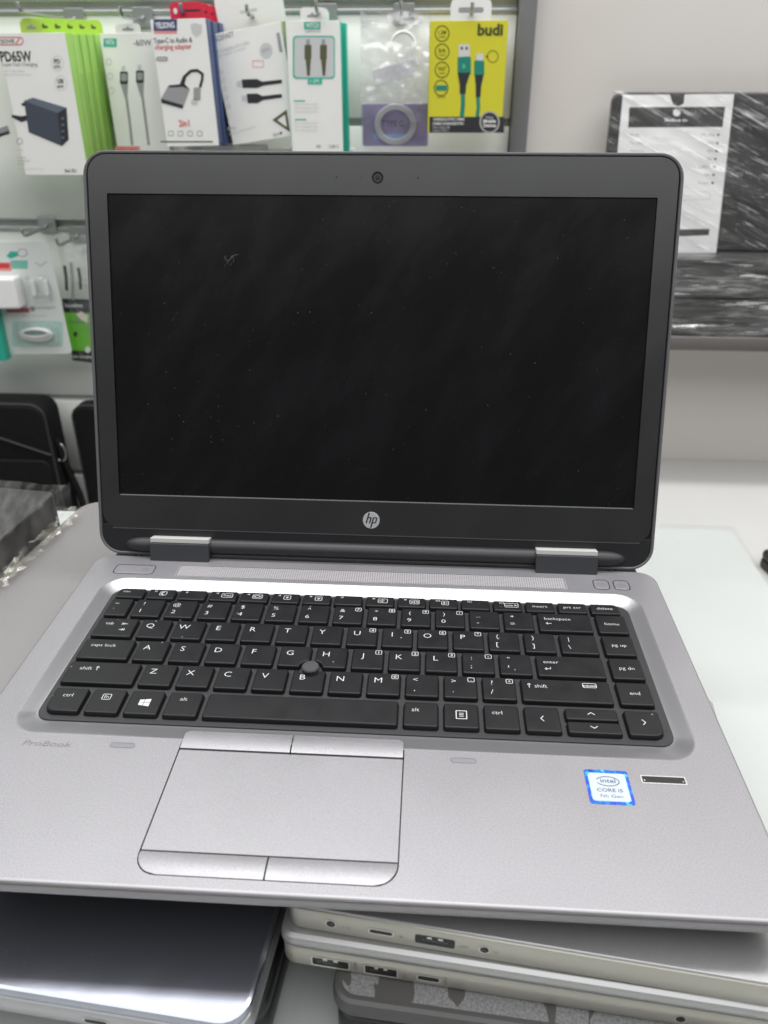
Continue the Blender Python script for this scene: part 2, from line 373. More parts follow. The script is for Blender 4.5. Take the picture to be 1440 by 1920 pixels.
cl(box('counter_body', -880, 280, -660, 240, TABLE - 869, TABLE - 34.2, M['white'], cnt, 1.5))
gl = cl(box('glass_sheet', -900, 298.3, -700, 266.3, TABLE - 4, TABLE, glass_top(), cnt, 0.1))

# ================================================================== the open laptop
laptop = thing('laptop', 'open silver laptop with black keyboard and switched-off dusty screen', 'laptop', (0, 0, -19))
LAP = laptop
def lp(o):                                            # parts are written in the laptop-centred frame; the empty stands 19 mm lower
    o.location = (0, 0, 19 * MM); return o
def plate(name, outer, holes, z, depth, m, parent, walls_outer=None, mw=None):
    """flat plate with holes: triangulated top, walls down the holes"""
    bm = bmesh.new(); loops = []
    for lpz in [outer] + holes:
        vs = [bm.verts.new((x * MM, y * MM, z * MM)) for x, y in lpz]
        loops.append(vs)
        for i in range(len(vs)): bm.edges.new((vs[i], vs[(i + 1) % len(vs)]))
    bmesh.ops.triangle_fill(bm, use_beauty=True, use_dissolve=False, edges=bm.edges[:], normal=(0, 0, 1))
    for f in bm.faces:
        if f.normal.z < 0: f.normal_flip()
    for k, vs in enumerate(loops):
        prof = (walls_outer or []) if k == 0 else [(0, z - depth)]
        prev = vs; base = outer if k == 0 else holes[k - 1]
        for (rg, zz) in prof:
            ring = rg if rg else base
            nv = [bm.verts.new((x * MM, y * MM, zz * MM)) for x, y in ring]
            for i in range(len(vs)):
                j = (i + 1) % len(vs)
                f = bm.faces.new((prev[i], nv[i], nv[j], prev[j]) if k == 0 else (prev[i], prev[j], nv[j], nv[i]))
                f.material_index = 1 if mw else 0
                f.smooth = (k == 0)
            prev = nv
    me = bpy.data.meshes.new(name); bm.to_mesh(me); bm.free(); me.materials.append(m)
    if mw: me.materials.append(mw)
    return link(bpy.data.objects.new(name, me), parent)

# --- base -----------------------------------------------------------
DW, DH, DCY = 338.0, 225.6, -51.8
DR = [11, 11, 9, 9]
def deck_ring(i, seg=8): return rrect(DW - 2 * i, DH - 2 * i, [max(r - i, 0.5) for r in DR], seg, 0, DCY)
rec_out = rrect(309, 127, 14, 8, 0, -27.0)
tp_hole = rrect(98.8, 67.9, [0.3, 0.3, 9, 9], 6, -23.55, -124.95)
lp(plate('palm_rest_deck', deck_ring(1.3), [rec_out, tp_hole], 0.0, 2.2, M['deck'], LAP,
         [(deck_ring(0.75), -0.12), (deck_ring(0.3), -0.45), (deck_ring(0.0), -1.1), (deck_ring(0.25), -1.5), (deck_ring(1.6), -1.6)], M['deckedge']))
V, Fc = loft([[(x, y, z) for x, y in deck_ring(i)] for i, z in
              [(1.6, -7.2), (0.5, -6.6), (0.0, -5.0), (0.0, -2.6), (0.35, -2.15), (1.2, -2.0), (1.5, -1.4)]], False, False)
lp(mesh('base_shell', V, Fc, M['shell'], LAP, 40))
V, Fc = loft([[(x, y, z) for x, y in deck_ring(i)] for i, z in [(24, -19), (18, -18.2), (9, -14.4), (4, -10.6), (1.7, -7.4), (1.5, -7.0)]], True, False)
lp(mesh('bottom_cover', V, Fc, M['bottom'], LAP, 40))
rings = []
for k, z in [(0, 0.0), (0.02, -0.01), (0.07, -0.13), (0.14, -0.36), (0.35, -1.12), (0.6, -2.02), (0.82, -2.78), (0.93, -3.05), (1, -3.1)]:
    rings.append([(x, y, z) for x, y in rrect(309 + (293 - 309) * k, 127 + (106.5 - 127) * k, 14 + (7 - 14) * k, 8, 0, -27.0 + 0.75 * k)])
V, Fc = loft(rings, False, False)
lp(fixn(mesh('keyboard_recess', V, Fc, M['recess'], LAP, True)))
lp(rslab('keyboard_tray', 293.4, 106.9, 7, -5.0, -2.35, M['tray'], LAP, 0.3, 6, 0, -26.25))
lp(rslab('touchpad_well', 101, 70, 9, -3.2, -1.9, M['gap'], LAP, 0.1, 5, -23.55, -124.95))
lp(rslab('rear_cover', 322, 17.5, 3, -16, -3.0, M['chin'], LAP, 1.0, 4, 0, 69.2))
for sx in (-1, 1):
    for xx in (147, 143.2):
        lp(box('vent_rib', sx * xx - 0.4, sx * xx + 0.4, 60.9, 64, -3.2, -1.2, M['gap'], LAP))

# --- keys -----------------------------------------------------------
KEYM = {}
def key_mesh(wd, ht, rr=0.9, notch=None, corners=None):
    kk = (round(wd, 2), round(ht, 2), notch, corners)
    if kk in KEYM: return KEYM[kk]
    rs = list(corners) if corners else [rr] * 4
    def outline(ex):
        pts = rrect(wd + 2 * ex, ht + 2 * ex, [max(q + ex, 0.2) for q in rs], 4)
        if notch:
            dense = []
            for i in range(len(pts)):
                a, b = Vector(pts[i]), Vector(pts[(i + 1) % len(pts)]); n = max(1, int((b - a).length / 0.5))
                dense += [tuple(a.lerp(b, q / n)) for q in range(n)]
            c = Vector(notch[:2]); R = notch[2] - ex; pts = []
            for p in dense:
                d = Vector(p) - c
                pts.append(tuple(c + d.normalized() * R) if d.length < R else p)
        return pts
    prof = [(0.75, -2.85), (0.65, -2.4), (0.32, -0.8), (0.12, -0.28), (-0.12, -0.06), (-0.5, 0.0)]
    base = outline(0)
    rings = []
    if notch:                                           # equal point count: offset the same outline along its normals
        n = len(base); ctr = Vector((0, 0))
        for ex, z in prof:
            r = []
            for i in range(n):
                t = (Vector(base[(i + 2) % n]) - Vector(base[i - 2])).normalized(); nn = Vector((t.y, -t.x))
                p = Vector(base[i]) + nn * ex; r.append((p.x, p.y, z))
            rings.append(r)
    else:
        for ex, z in prof: rings.append([(x, y, z) for x, y in outline(ex)])
    V, Fc = loft(rings)
    me = bpy.data.meshes.new('key'); me.from_pydata([(a * MM, b * MM, c * MM) for a, b, c in V], [], Fc)
    me.polygons.foreach_set('use_smooth', [True] * len(me.polygons)); me.set_sharp_from_angle(angle=math.radians(35)); me.materials.append(M['key'])
    for p in me.polygons:
        if len(p.vertices) > 4: p.use_smooth = False
    me.update()
    KEYM[kk] = me; return me
LG = M['legend']
def key(x0, x1, yf, ht, draw=None, notch=None, corners=None):
    wd = x1 - x0; cx, cy = (x0 + x1) / 2, yf + ht / 2
    nt = (notch[0] - cx, notch[1] - cy, notch[2]) if notch else None
    o = link(bpy.data.objects.new('key', key_mesh(wd, ht, 0.9, nt, corners)), LAP)
    o.location = (cx * MM, cy * MM, 19 * MM)
    if draw:
        a = Art(lambda u, v: (u - wd / 2, ht / 2 - v), 1.0, 0.03)
        draw(a); 
        if a.V: a.build('legend', o)
    return o
def npad(a, ch, u=11.4, v=1.0):
    a.rrs(u, v, u + 3.1, v + 2.9, 0.5, 0.28, LG)
    if ch: a.text(u + 1.55, v + 2.3, ch, 1.7, LG, 1.25, 'C', bold=0.012)
def letter(c, pad=None):
    def d(a):
        a.text(4.9, 7.2, c, 3.7, LG, 1.12, 'C', bold=-0.010)
        if pad: npad(a, pad)
        if c in 'FJ': a.stroke([(5.6, 13.6), (9.4, 13.6)], 0.35, M['lensrim'])
    return d
def number(lo, up, pad=None, uv=(4.1, 5.3)):
    def d(a):
        a.text(uv[0] + 0.3, uv[1], up, 2.9, LG, 1.15, 'C', bold=-0.010)
        a.text(uv[0], 12.0, lo, 3.1, LG, 1.2, 'C', bold=-0.010)
        if pad: npad(a, pad)
    return d
def word(t, u, v, cap=2.35, al='L', extra=None):
    def d(a):
        a.text(u, v, t, cap, LG, 1.08, al, bold=-0.010)
        if extra: extra(a)
    return d
def arrow(a, u, v, du, dv, L=2.6, wd=0.34, hd=1.0):
    e = Vector((u + du * L, v + dv * L)); pr_ = Vector((-dv, du))
    a.stroke([(u, v), tuple(e)], wd, LG)
    b = e - Vector((du, dv)) * hd
    a.stroke([tuple(b + pr_ * hd * 0.8), tuple(e), tuple(b - pr_ * hd * 0.8)], wd, LG)
def chev(u, v, du, dv, s=1.5):
    def d(a):
        c = Vector((u, v)); dr = Vector((du, dv)); pp = Vector((-dv, du)); e = c + dr * s * 0.5
        a.stroke([tuple(e - dr * s * 0.9 + pp * s * 1.1), tuple(e), tuple(e - dr * s * 0.9 - pp * s * 1.1)], 0.36, LG)
    return d
PX, PY, KW, KH = 18.6, 18.4, 15.4, 15.4
ROW = lambda r: -0.9 - PY * r
# function row
FK = [('esc', None), ('f1', 'moon'), ('f2', None), ('f3', 'kb'), ('f4', 'disp'), ('f5', 'sun1'), ('f6', 'sun2'), ('f7', None), ('f8', 'vol1'), ('f9', 'vol2'),
      ('f10', 'mic'), ('f11', None), ('f12', 'num'), ('insert', None), ('prt scr', None), ('delete', None)]
for i, (t, ic) in enumerate(FK):
    x0 = -142.5 + 17.86 * i
    def d(a, t=t, ic=ic, i=i):
        if i == 0: a.text(3.0, 3.9, t, 2.1, LG, 1.1, bold=-0.010); return
        if i > 12: a.text(7.6, 5.0, t, 2.2, LG, 1.15, 'C', bold=-0.010); return
        a.text(3.2, 2.6, t, 1.25, LG, 1.15, bold=0.01)
        w = {'moon': 3.8, 'kb': 6.2, 'disp': 5.4, 'num': 7.4, 'vol1': 5.2, 'vol2': 5.2}.get(ic, 3.8)
        if not ic: return
        u0, v0, v1 = (6.6 if ic != 'num' else 6.0), 2.0, 5.6; c = u0 + w / 2; vm = (v0 + v1) / 2
        a.rrs(u0, v0, u0 + w, v1, 0.6, 0.3, LG)
        if ic == 'moon': a.ring(c, vm, 0.95, 1.1, 0.6, LG, 0, 60, 300, 12)
        if ic == 'kb':
            for q in range(3): a.rect(c - 0.2 + q * 0.95, vm - 0.1, c + 0.45 + q * 0.95, vm + 0.7, LG)
            a.rect(c - 2.2, vm - 0.7, c - 0.7, vm - 0.3, LG); a.rect(c - 2.0, vm + 0.2, c - 0.8, vm + 0.5, LG)
        if ic == 'disp':
            a.rrs(c - 1.2, vm - 0.9, c + 1.2, vm + 0.9, 0.2, 0.28, LG)
            a.stroke([(c - 1.9, vm - 0.9), (c - 1.9, vm + 0.9)], 0.28, LG); a.stroke([(c + 1.9, vm - 0.9), (c + 1.9, vm + 0.9)], 0.28, LG)
        if ic in ('sun1', 'sun2'):
            a.ell(c, vm, 0.5, 0.5, LG)
            for q in range(8):
                g = math.pi / 4 * q; k = 1.15 if ic == 'sun2' else 0.95
                a.stroke([(c + 0.65 * math.cos(g), vm + 0.65 * math.sin(g)), (c + k * math.cos(g), vm + k * math.sin(g))], 0.22, LG)
        if ic in ('vol1', 'vol2'):
            a.stroke([(c - 1.7, vm - 0.5), (c - 0.9, vm - 0.5), (c, vm - 1.1), (c, vm + 1.1), (c - 0.9, vm + 0.5), (c - 1.7, vm + 0.5)], 0.26, LG, 0, True)
            a.stroke([(c + 0.7, vm - 0.4), (c + 0.7, vm + 0.4)], 0.26, LG)
            if ic == 'vol2': a.ring(c + 1.5, vm, 0.5, 0.7, 0.26, LG, 0, 0, 360, 10)
        if ic == 'mic':
            a.ell(c - 0.5, vm - 0.3, 0.45, 0.7, LG); a.stroke([(c - 1.3, vm + 0.9), (c + 0.3, vm + 0.9)], 0.28, LG); a.stroke([(c + 0.5, vm), (c + 1.3, vm)], 0.5, LG)
        if ic == 'num': a.text(c, vm + 0.8, 'num lk', 1.5, LG, 1.1, 'C', bold=0.006)
    key(x0, x0 + 15.2, 16.4, 8.6, d, corners=((0.9, 3.2, 0.9, 0.9) if i == 0 else (3.2, 0.9, 0.9, 0.9) if i == 15 else None))
# number row
key(-142.9, -131.1, ROW(0), KH, number('`', '~', None, (3.6, 5.6)))
nums = ['1', '2', '3', '4', '5', '6', '7', '8', '9', '0', '-', '=']; ups = ['!', '@', '#', '$', '%', '^', '&', '*', '(', ')', '_', '+']
pads = {'7': '7', '8': '8', '9': '9', '0': '/'}
for i in range(12):
    x0 = -127.95 + PX * i; key(x0, x0 + KW, ROW(0), KH, number(nums[i], ups[i], pads.get(nums[i])))
key(95.2, 123.1, ROW(0), KH, word('backspace', 3.2, 5.8, 2.3, 'L', lambda a: arrow(a, 6.6, 9.0, -1, 0, 2.9)))
key(126.6, 142, ROW(0), KH, word('home', 7.7, 8.7, 2.3, 'C'))
# QWERTY
def tabarrows(a):
    arrow(a, 16.6, 4.6, -1, 0, 2.6); a.stroke([(13.6, 3.6), (13.6, 5.6)], 0.32, LG)
    arrow(a, 13.2, 9.6, 1, 0, 2.6); a.stroke([(16.2, 8.6), (16.2, 10.6)], 0.32, LG)
key(-143.0, -121.9, ROW(1), KH, word('tab', 4.6, 5.7, 2.3, 'L', tabarrows))
p2 = {'U': '4', 'I': '5', 'O': '6', 'P': '*'}
for i, c in enumerate('QWERTYUIOP'):
    x0 = -118.7 + PX * i; key(x0, x0 + KW, ROW(1), KH, letter(c, p2.get(c)))
key(-118.7 + PX * 10, -118.7 + PX * 10 + KW, ROW(1), KH, number('[', '{'))
key(-118.7 + PX * 11, -118.7 + PX * 11 + KW, ROW(1), KH, number(']', '}'))
key(104.5, 123.0, ROW(1), KH, number('\\', '|'))
key(126.7, 142, ROW(1), KH, word('pg up', 7.7, 8.7, 2.3, 'C'))
# ASDF
NUB = (-23.0, -38.9, 6.3)
key(-143.3, -117.4, ROW(2), KH, word('caps lock', 4.2, 6.0, 2.3))
p3 = {'J': '1', 'K': '2', 'L': '3'}
for i, c in enumerate('ASDFGHJKL'):
    x0 = -114.3 + PX * i; key(x0, x0 + KW, ROW(2), KH, letter(c, p3.get(c)), notch=NUB if c in 'GH' else None)
key(-114.3 + PX * 9, -114.3 + PX * 9 + KW, ROW(2), KH, number(';', ':', '-'))
key(-114.3 + PX * 10, -114.3 + PX * 10 + KW, ROW(2), KH, number("'", '"'))
def enterarrow(a): arrow(a, 6.4, 10.2, -1, 0, 2.9); a.stroke([(6.3, 10.3), (6.3, 8.9)], 0.34, LG)
key(90.3, 123.1, ROW(2), KH, word('enter', 3.2, 6.0, 2.3, 'L', enterarrow))
key(126.8, 142.1, ROW(2), KH, word('pg dn', 7.7, 8.7, 2.3, 'C'))
# ZXCV
key(-143.6, -108.3, ROW(3), KH, word('shift', 6.0, 6.2, 2.4, 'L', lambda a: arrow(a, 14.6, 6.3, 0, -1, 3.0)))
for i, c in enumerate('ZXCVBNM'):
    x0 = -105.1 + PX * i; key(x0, x0 + KW, ROW(3), KH, letter(c, '0' if c == 'M' else None), notch=NUB if c == 'B' else None)
for i, (lo, up, pd) in enumerate(((',', '<', None), ('.', '>', '.'), ('/', '?', '+'))):
    x0 = -105.1 + PX * (7 + i); key(x0, x0 + KW, ROW(3), KH, number(lo, up, pd))
def rshift(a):
    arrow(a, 3.6, 6.3, 0, -1, 3.0); a.rrs(29.5, 1.8, 36.0, 4.8, 0.6, 0.3, LG); a.text(32.75, 4.2, 'pause', 1.7, LG, 1.1, 'C', bold=0.006)
key(81.0, 123.1, ROW(3), KH, word('shift', 6.2, 6.2, 2.4, 'L', rshift))
key(126.8, 142.1, ROW(3), KH, word('end', 7.7, 8.7, 2.3, 'C'))
# bottom row
B = -76.0
def win(a):
    for (u0, u1) in ((0, 0.42), (0.47, 1)):
        for (v0, v1) in ((0, 0.47), (0.53, 1)):
            def q(u, v):
                hh = 1.75 + 0.75 * u; return (5.2 + 5.2 * u, 7.8 + (v - 0.5) * 2 * hh)
            a.poly([q(u0, v0), q(u1, v0), q(u1, v1), q(u0, v1)], LG)
def menu(a):
    a.rrs(5.4, 4.6, 10.2, 9.8, 0.1, 0.42, LG)
    for v in (6.2, 7.2, 8.2): a.stroke([(6.7, v), (8.9, v)], 0.34, LG)
def fn(a): a.rrs(5.2, 3.2, 9.2, 6.8, 0.6, 0.3, LG); a.text(7.2, 6.0, 'fn', 2.1, LG, 1.1, 'C', bold=-0.010); a.ring(14.0, 6.6, 0.6, 0.8, 0.18, M['lensrim'], 0, -70, 70, 8)
key(-142.8, -127.1, B, KH, word('ctrl', 5.0, 6.0, 2.4), corners=(0.9, 0.9, 4.5, 0.9))
key(-123.9, -123.9 + KW, B, KH, fn)
key(-105.3, -105.3 + KW, B, KH, win)
key(-86.7, -86.7 + KW, B, KH, word('alt', 5.4, 5.6, 2.4))
key(-68.1, 21.6, B, KH)
key(24.9, 24.9 + KW, B, KH, word('alt', 3.4, 6.2, 2.4))
key(43.5, 43.5 + KW, B, KH, menu)
key(62.1, 62.1 + KW, B, KH, word('ctrl', 3.4, 6.0, 2.4))
key(80.7, 96.2, B, KH, chev(7.7, 7.4, -1, 0))
key(99.6, 123.1, B + 8.6, 6.8, chev(11.6, 3.0, 0, -1))
key(99.6, 123.1, B, 6.8, chev(11.6, 3.0, 0, 1))
key(126.7, 142.0, B, KH, chev(7.7, 7.2, 1, 0), corners=(0.9, 0.9, 0.9, 4.5))
# pointing stick
nr = 20; V = []; rings = []
for rr_, z in [(3.4, -2.2), (3.2, -0.6), (4.3, -0.2), (4.45, 0.5), (4.2, 1.1), (3.4, 1.55), (2.0, 1.75), (0.6, 1.8)]:
    rings.append([(NUB[0] + rr_ * math.cos(2 * math.pi * k / nr), NUB[1] + rr_ * math.sin(2 * math.pi * k / nr), z) for k in range(nr)])
V, Fc = loft(rings)
stick = lp(mesh('pointing_stick', V, Fc, M['rubber'], LAP, 60))
for (ix, iy) in [(i, j) for i in range(-3, 4) for j in range(-3, 4)]:
    hx, hy = ix * 1.1 + (0.55 if iy % 2 else 0), iy * 1.0
    r2 = math.hypot(hx, hy)
    if r2 > 3.5: continue
    zc = 1.8 - 0.45 * (r2 / 3.6) ** 2.2
    V = [(NUB[0] + hx + 0.33 * math.cos(a), NUB[1] + hy + 0.33 * math.sin(a), zc - 0.25) for a in [q * math.pi / 3 for q in range(6)]] + [(NUB[0] + hx, NUB[1] + hy, zc + 0.22)]
    mesh('grip_dot', V, [(q, (q + 1) % 6, 6) for q in range(6)], M['lensrim'], stick, True)

# --- touchpad -------------------------------------------------------
lp(rslab('touchpad', 97.9, 51.4, 0.3, -2.0, -0.12, M['pad'], LAP, 0.15, 2, -23.55, -122.4))
def tp_button(x0, x1, y0, y1, rl, rr_, top, sag=0.42):
    """y1 is the far edge; rl / rr_ radii of the outer corners on the far (top) or near edge"""
    n = 10; rows = []
    for j in range(n + 1):
        t = j / n; y = y1 + (y0 - y1) * t; z = sag * (1 - (2 * t - 1) ** 2) + (0.15 if top else -0.2)
        d = (y1 - y) if top else (y - y0)
        def cut(r): return r - math.sqrt(max(0, r * r - (r - d) ** 2)) if d < r else 0
        rows.append((x0 + cut(rl), x1 - cut(rr_), y, z))
    V = []; Fc = []
    nx = 6
    for (a, b, y, z) in rows:
        for i in range(nx + 1): V.append((a + (b - a) * i / nx, y, z))
    W = nx + 1
    for j in range(n):
        for i in range(nx): p = j * W + i; Fc.append((p, p + W, p + W + 1, p + 1))
    rim = [i for i in range(nx, -1, -1)] + [j * W for j in range(1, n + 1)] + [n * W + i for i in range(1, W)] + [j * W + nx for j in range(n - 1, 0, -1)]
    base = len(V); V += [(V[i][0], V[i][1], -2.6) for i in rim]
    for k in range(len(rim)):
        k2 = (k + 1) % len(rim); Fc.append((rim[k], base + k, base + k2, rim[k2]))
    return lp(fixn(mesh('touchpad_button', V, Fc, M['pad'], LAP, 35)))
tp_button(-72.5, -24.15, -95.9, -85.5, 2.4, 0.1, True)
tp_button(-23.5, 25.3, -95.9, -85.5, 0.1, 2.4, True)
tp_button(-72.5, -23.7, -158.3, -148.7, 8.6, 0.1, False)
tp_button(-23.05, 25.3, -158.3, -148.7, 0.1, 8.6, False)

# --- speaker grille, buttons, slots, sticker -------------------------
def grille_material():
    m = bpy.data.materials.new('perforated_speaker_strip'); m.use_nodes = True; nt = m.node_tree; b = nt.nodes['Principled BSDF']
    tc = nt.nodes.new('ShaderNodeTexCoord'); sx = nt.nodes.new('ShaderNodeSeparateXYZ'); nt.links.new(tc.outputs['Object'], sx.inputs[0])
    dots = []
    for ax in (0, 1):
        mu = nt.nodes.new('ShaderNodeMath'); mu.operation = 'MULTIPLY'; mu.inputs[1].default_value = 1 / 0.00135; nt.links.new(sx.outputs[ax], mu.inputs[0])
        fr = nt.nodes.new('ShaderNodeMath'); fr.operation = 'FRACT'; nt.links.new(mu.outputs[0], fr.inputs[0])
        sb = nt.nodes.new('ShaderNodeMath'); sb.operation = 'SUBTRACT'; sb.inputs[1].default_value = 0.5; nt.links.new(fr.outputs[0], sb.inputs[0])
        sq = nt.nodes.new('ShaderNodeMath'); sq.operation = 'POWER'; sq.inputs[1].default_value = 2; nt.links.new(sb.outputs[0], sq.inputs[0]); dots.append(sq)
    ad = nt.nodes.new('ShaderNodeMath'); ad.operation = 'ADD'; nt.links.new(dots[0].outputs[0], ad.inputs[0]); nt.links.new(dots[1].outputs[0], ad.inputs[1])
    lt = nt.nodes.new('ShaderNodeMath'); lt.operation = 'LESS_THAN'; lt.inputs[1].default_value = 0.062; nt.links.new(ad.outputs[0], lt.inputs[0])
    mx = nt.nodes.new('ShaderNodeMixRGB'); mx.inputs[1].default_value = rgb(190, 186, 188); mx.inputs[2].default_value = rgb(96, 94, 96)
    nt.links.new(lt.outputs[0], mx.inputs[0]); nt.links.new(mx.outputs[0], b.inputs['Base Color'])
    b.inputs['Metallic'].default_value = 0.6; b.inputs['Roughness'].default_value = 0.42
    return m
M['grille'] = grille_material()
g = lp(rslab('speaker_grille', 230, 12.2, 1.4, -0.4, 0.12, M['grille'], LAP, 0.15, 4, 0, 45.1))
a = Art(z=0.16); a.rrs(-115.2, 38.9, 115.2, 51.4, 1.5, 0.35, M['btnline']); a.rrs(-114.6, 39.4, 114.6, 50.9, 1.2, 0.3, M['engrave']); a.build('grille_rim', g)
def deck_button(name, x0, x1, icon):
    o = lp(rslab(name, x1 - x0, 8.6, 1.9, -0.5, 0.22, M['pad'], LAP, 0.2, 5, (x0 + x1) / 2, 45.2))
    a = Art(z=0.05); a.rrs(x0 - 0.5, 40.4, x1 + 0.5, 50.0, 2.3, 0.6, M['lensrim']); a.rrs(x0 - 0.05, 40.85, x1 + 0.05, 49.55, 1.9, 0.5, M['btnline'])
    a.build('button_rim', o); i = Art(z=0.27); icon(i, (x0 + x1) / 2, 45.0, x1); i.build('icon', o)
E_ = M['engrave']
def ic_power(a, c, y, x1): a.ring(x1 - 4.6, y, 1.3, 1.3, 0.3, E_, 0, 120, 420, 16); a.stroke([(x1 - 4.6, y + 0.3), (x1 - 4.6, y + 1.7)], 0.3, E_)
def ic_wifi(a, c, y, x1):
    a.stroke([(c, y - 1.8), (c, y + 0.6)], 0.3, E_); a.ell(c, y + 0.9, 0.45, 0.45, E_)
    for s_ in (-1, 1):
        for r in (1.3, 2.2): a.ring(c, y + 0.9, r, r, 0.28, E_, 0, 0 + (180 if s_ < 0 else 0) - 45, 45 + (180 if s_ < 0 else 0), 6)
def ic_mute(a, c, y, x1):
    a.stroke([(c - 2.2, y - 0.6), (c - 1.2, y - 0.6), (c, y - 1.7), (c, y + 1.7), (c - 1.2, y + 0.6), (c - 2.2, y + 0.6)], 0.28, E_, 0, True)
    a.ring(c + 1.6, y, 0.8, 0.8, 0.28, E_, 0, 0, 360, 10)
deck_button('power_button', -152.6, -129.6, ic_power)
deck_button('wireless_button', 131.6, 139.4, ic_wifi)
deck_button('mute_button', 143.2, 151.0, ic_mute)
for cx in (-98.3, 51.4):
    lp(rslab('indicator_slot', 10.6, 2.5, 1.24, -0.5, 0.14, M['slot'], LAP, 0.2, 5, cx, -95.9))
    o = Art(z=0.05); o.rrs(cx - 5.6, -97.35, cx + 5.6, -94.45, 1.4, 0.3, M['engrave']); lp(o.build('slot_rim', LAP))
fr = lp(rslab('fingerprint_reader', 17.6, 3.3, 0.3, -0.6, 0.1, mat('glossy_black_sensor', rgb(12, 12, 13), 0.2, coat=0.5), LAP, 0.1, 2, 134.8, -101.8))
a = Art(z=0.06); a.rrs(125.7, -103.75, 143.9, -99.85, 0.4, 0.45, M['btnline'])
for xx in (126.8, 142.8): a.ell(xx, -102.4, 0.3, 0.3, M['btnline'], 2)
a.build('sensor_rim', fr)
a = Art(z=0.03); a.text(-142.6, -98.4, 'ProBook', 3.1, M['engrave'], shear=0.22, width=21.6); lp(a.build('lettering', LAP))
# processor sticker
def holo():
    m = bpy.data.materials.new('holographic_blue_foil'); m.use_nodes = True; nt = m.node_tree; b = nt.nodes['Principled BSDF']
    tc = nt.nodes.new('ShaderNodeTexCoord'); v = nt.nodes.new('ShaderNodeTexVoronoi'); v.distance = 'CHEBYCHEV'; v.inputs['Scale'].default_value = 620
    nt.links.new(tc.outputs['Object'], v.inputs['Vector']); sp = nt.nodes.new('ShaderNodeSeparateColor'); nt.links.new(v.outputs['Color'], sp.inputs[0])
    r = nt.nodes.new('ShaderNodeValToRGB'); e = r.color_ramp.elements; e[0].color = rgb(20, 60, 165); e[1].color = rgb(80, 190, 225)
    for p, c in ((0.3, rgb(30, 105, 195)), (0.55, rgb(62, 60, 190)), (0.72, rgb(25, 90, 180)), (0.9, rgb(40, 140, 210))):
        q = e.new(p); q.color = c
    nt.links.new(sp.outputs[0], r.inputs[0]); nt.links.new(r.outputs[0], b.inputs['Base Color']); b.inputs['Roughness'].default_value = 0.3; b.inputs['Metallic'].default_value = 0.35
    return m
st = lp(rslab('processor_sticker', 18.3, 18.3, 1.2, -0.05, 0.12, holo(), LAP, 0.04, 3, 111.2, -107.0))
a = Art(z=0.14); sg = mat('sticker_silver', rgb(178, 184, 190), 0.4, 0.2); sb = mat('sticker_blue_grey_ink', rgb(52, 76, 108), 0.5)
a.rr(103.4, -114.6, 119.0, -99.6, 1.4, mat('sticker_pale_blue', rgb(150, 190, 222), 0.4)); a.rr(103.8, -114.3, 118.7, -99.9, 1.2, sg, 1)
a.text(111.3, -104.9, 'intel', 2.3, sb, 1.15, 'C', layer=2, bold=0.01)
a.ring(111.2, -104.1, 4.7, 2.5, 0.4, sb, 2, 200, 520, 30)
a.text(111.2, -109.7, 'CORE i5', 1.75, sb, 1.0, 'C', layer=2, bold=0.012, width=10.6)
a.text(111.2, -112.7, '7th Gen', 1.6, sb, 1.0, 'C', layer=2, width=9.4)
a.build('sticker_print', st)

# --- lid ------------------------------------------------------------
ANG = 0.3189; LB = Vector((0, 73.9, 35.1))
LU = Vector((0, math.sin(ANG), math.cos(ANG))); LN = Vector((0, -math.cos(ANG), math.sin(ANG)))
LM = Matrix(((1, 0, 0, 0), (0, LU.y, LN.y, LB.y * MM), (0, LU.z, LN.z, (LB.z + 19) * MM), (0, 0, 0, 1)))
def lid(o): o.matrix_local = LM; return o
def lrings(prof, w0, h0, r, cy): return rslab_rings(w0, h0, r, prof, 8, 0, cy)
V, Fc = loft(lrings([(5, -7.6), (2, -7.2), (0.5, -6.0), (0, -4.6), (0, -0.2), (0.35, 0.45), (1.0, 0.6), (1.5, 0.45), (1.8, 0.0), (1.9, -1.9)], 337.2, 235.0, 13.5, 80.5))
o = mesh('lid_shell', V, Fc, [M['lidshell'], M['gap']], LAP, 40); o.data.polygons[-1].material_index = 1; lid(o)
bo = rrect(331.4, 216.2, 10.5, 8, 0, 87.5); bh = rrect(310.2, 174.8, 0.5, 2, 0, 87.3)
bo2 = rrect(332.0, 216.8, 10.8, 8, 0, 87.5)
lid(plate('screen_bezel', bo, [bh], 0.35, 1.4, M['bezel'], LAP, [(bo2, 0.1), (bo2, -1.5)]))
lid(rslab('screen', 312, 176.5, 0.3, -1.85, -0.75, M['screen'], LAP, 0.1, 2, 0, 87.3))
lid(rslab('lid_chin', 332.6, 17.6, [0.5, 0.5, 10.5, 10.5], -1.85, 0.1, M['chin'], LAP, 0.3, 6, 0, -27.0))
# pale strip at the lower opening: light on the bezel edge, put into colour
lid(box('bezel_edge_sheen', -154.6, 154.6, -0.05, 0.42, -0.9, 0.15, mat('edge_sheen_grey', rgb(120, 120, 122), 0.4), LAP))
lid(box('bezel_seam', -160, 160, -20.75, -20.35, -0.5, 0.42, mat('seam_edge', rgb(80, 80, 82), 0.4), LAP))
